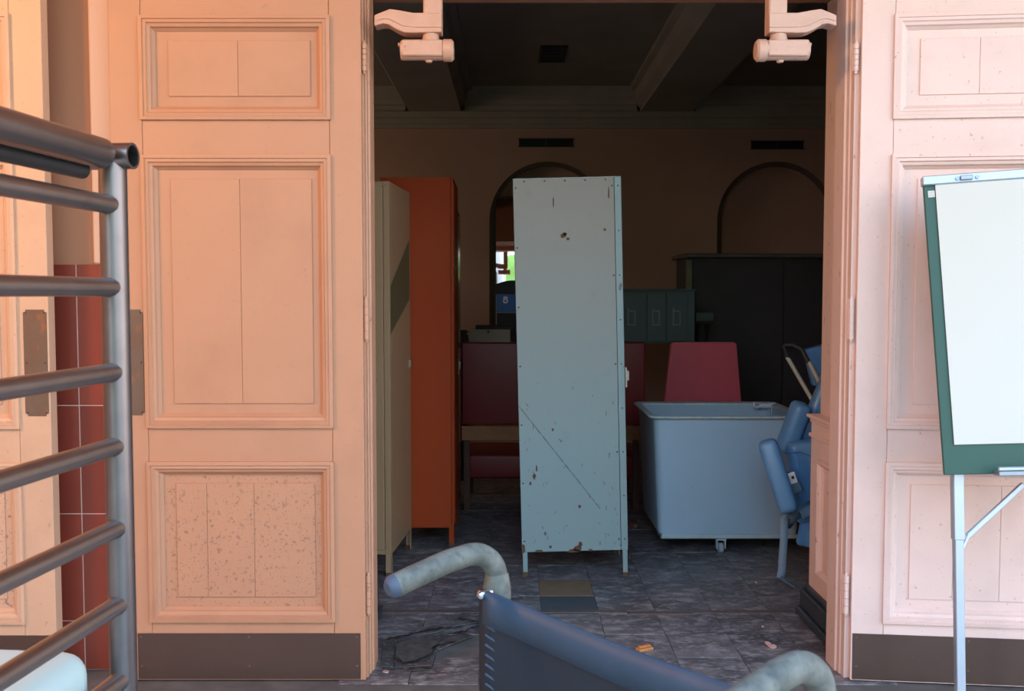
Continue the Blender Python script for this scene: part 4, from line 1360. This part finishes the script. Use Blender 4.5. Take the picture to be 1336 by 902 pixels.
bm_r = wleg('leg', Vector((rt.x + 0.02, rt.y + 0.10, -0.012)), rt, 0.026, 0.020, m_alu)

# ------------------------------------------------------------------ steel rail of the bed at left
px_, py_ = at(153, 500, 1.32).x, 1.32
rd = Vector((-0.10, -1.0, 0)).normalized()          # runs towards the camera
bed = thing('steel_bed', 'stainless tube bed side with horizontal bars at the left front', 'bed frame', (px_, py_, 0))
PR = 0.0185
def zb2(py): return zat(py, py_)
ztop = zb2(204)
bm = tube(bmesh.new(), [(px_, py_, 0.06), (px_, py_, ztop - 0.01)], PR, 20)
obj('post', bm, m_post, bed, world=True)
L = 0.95
A = Vector((px_, py_, ztop)) + rd * 0.03
bm = tube(bmesh.new(), [A, A + rd * L], 0.0205, 20)
obj('top_tube', bm, m_brushed, bed, world=True)
# open ended cross tube
sd = Vector((1, -0.12, 0)).normalized()
cc = Vector((px_, py_, ztop))
r0, r1 = 0.0180, 0.0145
bm = bmesh.new()
tube(bm, [cc - sd * 0.034, cc + sd * 0.030], r0, 20, caps=False)
tube(bm, [cc - sd * 0.034, cc + sd * 0.030], r1, 20, caps=False)
# rim ring and a closed far end
def tube_ring(bm, c, axis, ra, rb, n=20):
    a = Vector((0, 0, 1))
    nrm = axis.cross(a).normalized()
    b_ = axis.cross(nrm)
    A_ = [bm.verts.new(c + (nrm * cos(2 * pi * k / n) + b_ * sin(2 * pi * k / n)) * ra) for k in range(n)]
    B_ = [bm.verts.new(c + (nrm * cos(2 * pi * k / n) + b_ * sin(2 * pi * k / n)) * rb) for k in range(n)]
    for k in range(n):
        bm.faces.new((A_[k], A_[(k + 1) % n], B_[(k + 1) % n], B_[k]))
tube_ring(bm, cc + sd * 0.030, sd, r0, r1)
tube_ring(bm, cc - sd * 0.034, sd, r0, r1)
obj('cross_tube', bm, m_brushed, bed, world=True)
bm = tube(bmesh.new(), [cc - sd * 0.032, cc - sd * 0.029], r1, 16)
obj('tube_plug', bm, m_gap, bed, world=True)
# second, darker tube just under the top one
B2 = Vector((px_ - 0.028, py_ - 0.03, zb2(226)))
bm = tube(bmesh.new(), [B2, B2 + rd * 0.9 + Vector((-0.02, 0, 0.0))], 0.0115, 14)
tag(obj('lower_tube', bm, m_rubber, bed, world=True), 'dark tube under the top rail')
for py in (268, 375, 485, 581, 687, 786, 884, 975, 1070):
    z = zb2(py)
    a = Vector((px_, py_, z)) + rd * 0.012
    bm = tube(bmesh.new(), [a, a + rd * 0.012, a + rd * L], [0.0145, 0.0128, 0.0128], 14)
    obj('bar', bm, m_brushed, bed, world=True)
# near end post, far side post and the deck carrying the mattress
e = Vector((px_, py_, 0)) + rd * (L + 0.03)
obj('post', tube(bmesh.new(), [(e.x, e.y, 0.06), (e.x, e.y, ztop)], PR, 16), m_brushed, bed, world=True)
for q_ in (Vector((px_ - 0.78, py_ + 0.05, 0)), Vector((px_ - 0.86, e.y + 0.05, 0))):
    obj('post', tube(bmesh.new(), [(q_.x, q_.y, 0.06), (q_.x, q_.y, 0.9)], PR, 16), m_brushed, bed, world=True)
for q_ in (Vector((px_, py_, 0)), e, Vector((px_ - 0.78, py_ + 0.05, 0)), Vector((px_ - 0.86, e.y + 0.05, 0))):
    obj('caster', tube(bmesh.new(), [(q_.x - 0.015, q_.y, 0.03), (q_.x + 0.015, q_.y, 0.03)], 0.042, 18), m_rubber, bed, world=True)
zd = 0.62
bm = bmesh.new()
poly = [(px_ - 0.025, py_ - 0.0, zd), (e.x - 0.02, e.y + 0.02, zd), (px_ - 0.86, e.y + 0.05, zd), (px_ - 0.78, py_ + 0.05, zd)]
prism(bm, poly, (0, 0, 0.02))
obj('deck', bm, m_brushed, bed, world=True, smooth=0)
mt = on_floor(100, 848)
pl_ = Vector((-rd.y, rd.x, 0)) if rd.y > 0 else Vector((rd.y, -rd.x, 0))
bm = bmesh.new()
MM = Matrix((rd, pl_, rd.cross(pl_))).transposed().to_4x4()
MM.translation = (px_, py_, 0)
sgn_ = 1 if MM[2][2] > 0 else -1
box(bm, 0.030, 0.85, 0.022, 0.70, sgn_ * (zd + 0.021), sgn_ * zat(850, 1.27), bev=0.035, seg=5, M=MM)
tag(obj('mattress', bm, m_mattress), 'pale white vinyl mattress inside the steel bed side', 'mattress')

# ------------------------------------------------------------------ wheelchair in the foreground
wl = Vector((-0.020, 1.250, 0))
wr = Vector((0.287, 0.872, 0))
mid = (wl + wr) / 2
axr = (wr - wl).normalized()
WW = (wr - wl).length / 2
wc = thing('wheelchair', 'navy nylon wheelchair seen from behind at the bottom of the doorway', 'wheelchair', (mid.x, mid.y, -0.012), (0, 0, atan2(axr.y, axr.x)))
HZ = 0.945
def handle(s):
    x = s * WW
    pts = [(x, 0, 0.30), (x, 0, 0.80), (x, 0, 0.895)]
    path = [Vector((x, 0, 0.905))] + [Vector((x, -0.045 + 0.045 * cos(a), 0.907 + 0.040 * sin(a))) for a in [pi / 2 * k / 8 for k in range(9)]] + [Vector((x, -0.08, 0.944)), Vector((x, -0.130, 0.934)), Vector((x, -0.158, 0.928))]
    bm = tube(bmesh.new(), pts, 0.0115, 14)
    obj('back_post', bm, m_rubber, wc)
    rr = [0.0142] * 3 + [0.0146] * (len(path) - 3)
    gp = obj('grip', tube(bmesh.new(), path, rr, 18), m_grip, wc)
    en = path[-1]
    bm = tube(bmesh.new(), [en, en + Vector((0, -0.006, -0.001)), en + Vector((0, -0.011, -0.002))], [0.0146, 0.0135, 0.008], 18)
    obj('grip_cap', bm, m_gripend, gp)
    bm = tube(bmesh.new(), [(x, 0, 0.855), (x, 0, 0.895), (x, 0, 0.915)], [0.0185, 0.0185, 0.0150], 18)
    obj('sleeve', bm, m_grip, wc)
    bm = tube(bmesh.new(), [(x - 0.006 * s, -0.016, 0.893), (x - 0.006 * s, -0.032, 0.893), (x - 0.006 * s, -0.0355, 0.893)], [0.0062, 0.0062, 0.003], 10)
    obj('bolt', bm, m_chrome, wc)
for s in (-1, 1):
    handle(s)
# back sling, sagging between the posts
def sling_pt(u, v):
    x = -WW - 0.004 + (2 * WW + 0.008) * u
    k = 1 - (2 * u - 1) ** 2
    z = 0.896 - 0.008 * k * v - (1 - v) * 0.40
    y = -0.016 * (1 - u) ** 6 - 0.008 - 0.004 * k - 0.010 * k * (1 - v)
    return Vector((x, y, z))
def sheet(u0, u1, v0, v1, nu, nv, yo=0.0):
    bm = bmesh.new()
    G = [[bm.verts.new(sling_pt(u0 + (u1 - u0) * i / nu, v0 + (v1 - v0) * j / nv) + Vector((0, yo, 0))) for i in range(nu + 1)] for j in range(nv + 1)]
    for j in range(nv):
        for i in range(nu):
            bm.faces.new((G[j][i], G[j][i + 1], G[j + 1][i + 1], G[j + 1][i]))
    return bm
o = obj('back_sling', sheet(0, 1, 0, 1, 24, 14), m_sling, wc)
sl = o.modifiers.new('thickness', 'SOLIDIFY'); sl.thickness = 0.003
o = obj('top_hem', sheet(0.02, 0.98, 0.895, 1.006, 24, 2, -0.0035), m_hem, wc)
sl = o.modifiers.new('thickness', 'SOLIDIFY'); sl.thickness = 0.006; sl.offset = 0
# side sleeve with stitched ribs
bm = bmesh.new()
for k in range(26):
    z = 0.86 - k * 0.013
    tube(bm, [(-WW + 0.010, -0.0265, z + 0.006), (-WW + 0.026, -0.0215, z)], 0.0018, 6)
tag(obj('sleeve_stitching', bm, m_hem, wc), 'lacing ribs down the sling edge', kind='stuff')
# seat and running gear, below the picture
obj('seat_sling', bx(-WW + 0.01, WW - 0.01, 0.02, 0.42, 0.475, 0.49, bev=0.006), m_sling, wc)
for s in (-1, 1):
    x = s * WW
    bm = bmesh.new()
    tube(bm, [(x, 0, 0.48), (x, 0.42, 0.48)], 0.0115, 12)
    tube(bm, [(x, 0, 0.24), (x, 0.42, 0.24)], 0.0115, 12)
    tube(bm, [(x, 0.42, 0.48), (x, 0.42, 0.20)], 0.0115, 12)
    tube(bm, [(x, 0.0, 0.31), (x, 0.0, 0.22)], 0.0115, 12)
    tube(bm, [(x, 0.42, 0.30), (x, 0.58, 0.08)], 0.0100, 12)
    obj('side_frame', bm, m_chrome, wc)
    cx_ = x + s * 0.035
    ring_p = [Vector((cx_, 0.04 + 0.285 * cos(2 * pi * k / 36), 0.30 + 0.285 * sin(2 * pi * k / 36))) for k in range(37)]
    wh = obj('wheel', tube(bmesh.new(), ring_p, 0.015, 8, caps=False), m_rubber, wc)
    bm = bmesh.new()
    for k in range(12):
        a = 2 * pi * k / 12
        tube(bm, [(cx_, 0.04, 0.30), (cx_, 0.04 + 0.28 * cos(a), 0.30 + 0.28 * sin(a))], 0.002, 5)
    tube(bm, [(x, 0.04, 0.30), (cx_ + s * 0.02, 0.04, 0.30)], 0.02, 12)
    obj('spokes', bm, m_chrome, wh)
    cp = [Vector((x, 0.46 + 0.085 * cos(2 * pi * k / 20), 0.10 + 0.085 * sin(2 * pi * k / 20))) for k in range(21)]
    cs = obj('caster', tube(bmesh.new(), cp, 0.014, 8, caps=False), m_rubber, wc)
    bm = tube(bmesh.new(), [(x, 0.46, 0.10), (x, 0.43, 0.21)], 0.01, 8)
    tube(bm, [(x, 0.385, 0.10), (x, 0.535, 0.10)], 0.006, 8)
    obj('caster_fork', bm, m_chrome, cs)
    obj('footplate', bx(x - 0.02 if s < 0 else x - 0.15, x + 0.15 if s < 0 else x + 0.02, 0.55, 0.68, 0.075, 0.085), m_rubber, wc, smooth=0)
bm = bmesh.new()
tube(bm, [(-WW, 0.2, 0.25), (WW, 0.22, 0.47)], 0.010, 10)
tube(bm, [(WW, 0.2, 0.25), (-WW, 0.22, 0.47)], 0.010, 10)
obj('cross_brace', bm, m_chrome, wc)

# ------------------------------------------------------------------ litter on the floor
def flake(name, px, py, sx, sy, h, m, label, cat, group=None, rot=0.0, z=0.0012):
    c = on_floor(px, py)
    s = F_PX / c.y
    n = 7
    bm = bmesh.new()
    pts = []
    for k in range(n):
        a = 2 * pi * k / n + rot
        q = rnd.uniform(0.65, 1.0)
        pts.append(Vector((sx / s * cos(a) * q, sy / s * sin(a) * q, 0)))
    prism(bm, pts, (0, 0, h))
    o = obj(name, bm, m, smooth=0)
    o.location = (c.x, c.y, z)
    return tag(o, label, cat, group)
flake('paint_chip', 1002, 841, 4.5, 9, 0.003, m_chip, 'small pink paint chip, left one of the pair on the doorway floor', 'paint chip')
flake('paint_chip', 1008, 845, 6, 9, 0.003, m_chip, 'larger pink paint chip, right one of the pair on the doorway floor', 'paint chip')
flake('paint_chip', 548, 843, 3, 6, 0.003, m_chip, 'pink paint chip in the torn floor patch by the left jamb, upper one', 'paint chip')
flake('paint_chip', 543, 861, 4, 6, 0.003, m_chip, 'pink paint chip in the torn floor patch by the left jamb, lower one', 'paint chip')
flake('paint_chip', 504, 877, 5, 6, 0.003, m_chip, 'pink paint chip lying at the foot of the left jamb', 'paint chip')
flake('scrap', 826, 686, 6, 18, 0.02, mat('dull red scrap', (0.20, 0.07, 0.05), 0.8), 'dull red scrap lying between the teal locker and the laundry cart', 'scrap')
flake('crumb', 986, 761, 1.6, 3, 0.004, m_dust, 'white crumb on the floor in front of the laundry cart', 'crumb')
flake('crumb', 995, 819, 1.6, 3, 0.004, m_dust, 'white crumb on the doorway floor above the pink chips', 'crumb')
c = on_floor(841, 849)
bm = bmesh.new()
Mz = Matrix.Rotation(R(28), 4, 'Z')
box(bm, -0.030, 0.030, -0.014, 0.014, 0, 0.010, bev=0.002, M=Mz)
box(bm, -0.022, 0.026, -0.004, 0.012, 0.010, 0.016, bev=0.002, M=Mz)
o = obj('wood_chip', bm, m_chipo, smooth=0)
o.location = (c.x, c.y, 0.0012)
tag(o, 'orange splinter of wood on the floor behind the wheelchair sling', 'wood chip')

# torn floor covering: dark broken shards around the missing tiles
torn = thing('torn_floor_covering', 'cracked dark floor covering lifting beside the left jamb', 'floor covering', (hole.x, hole.y, 0))
m_torn = mat('cracked dark covering', (0.040, 0.034, 0.036), 0.6, mott=(14, 0.8, (0.13, 0.115, 0.11)), spots=[(50, 0.56, 0.66, (0.24, 0.22, 0.21), None, 0.6)], bump=(60, 0.5))
shards = [[(500, 840), (516, 838), (513, 872), (496, 873)], [(517, 838), (556, 820), (600, 818), (570, 828), (535, 832), (528, 850)],
          [(530, 852), (538, 834), (572, 830), (590, 826), (566, 842), (560, 855)], [(515, 873), (517, 850), (528, 853), (560, 857), (563, 872)],
          [(560, 822), (612, 806), (640, 812), (620, 815), (600, 819)], [(566, 853), (570, 843), (600, 827), (618, 832), (590, 842)],
          [(575, 812), (606, 803), (636, 803), (606, 807)]]
for sh in shards:
    bm = bmesh.new()
    c = sum((on_floor(*p) for p in sh), Vector()) / len(sh)
    pts = []
    for p in sh:
        v = on_floor(*p)
        v.z = 0.0016 + rnd.uniform(0, 0.006)
        pts.append(v)
    a = [bm.verts.new(v) for v in pts]
    b = [bm.verts.new(v + Vector((0, 0, 0.003))) for v in pts]
    n = len(a)
    ca, cb_ = bm.verts.new(c + Vector((0, 0, 0.003))), bm.verts.new(c + Vector((0, 0, 0.006)))
    for k in range(n):
        bm.faces.new((b[k], b[(k + 1) % n], cb_))
        bm.faces.new((a[(k + 1) % n], a[k], ca))
        bm.faces.new((a[k], a[(k + 1) % n], b[(k + 1) % n], b[k]))
    obj('shard', bm, m_torn, torn, world=True, smooth=0)
# black ragged cracks and a bare hollow in the torn patch
m_crack = mat('black crack', (0.010, 0.008, 0.008), 0.9)
m_hollow = mat('brown hollow under the covering', (0.050, 0.038, 0.033), 0.9, mott=(30, 0.8, (0.11, 0.09, 0.075)), bump=(80, 0.6))
for ln in ([(506, 834), (528, 830), (548, 824), (575, 820), (592, 818)], [(586, 827), (606, 824), (618, 819), (648, 813)], [(598, 807), (628, 812), (655, 815)],
           [(516, 838), (513, 858), (524, 866), (545, 862), (562, 853), (572, 842), (600, 836)], [(498, 873), (530, 874), (563, 872), (569, 851)]):
    bm = bmesh.new()
    top_, bot_ = [], []
    for k in range(len(ln) - 1):
        for q in range(5):
            f_ = q / 5
            px_i = ln[k][0] + (ln[k + 1][0] - ln[k][0]) * f_ + rnd.uniform(-1.0, 1.0)
            py_i = ln[k][1] + (ln[k + 1][1] - ln[k][1]) * f_ + rnd.uniform(-0.9, 0.9)
            h_ = rnd.uniform(0.3, 1.3)
            top_.append(bm.verts.new(on_floor(px_i, py_i - h_, 0.0125)))
            bot_.append(bm.verts.new(on_floor(px_i + 0.6, py_i + h_, 0.0125)))
    for k in range(len(top_) - 1):
        bm.faces.new((top_[k], top_[k + 1], bot_[k + 1], bot_[k]))
    obj('crack', bm, m_crack, torn, world=True, smooth=0)
bm = bmesh.new()
bm.faces.new([bm.verts.new(on_floor(a, b, 0.0120)) for a, b in ((518, 840), (534, 834), (556, 833), (574, 838), (562, 846), (566, 852), (545, 861), (526, 864), (516, 855))])
obj('hollow', bm, m_hollow, torn, world=True, smooth=0)
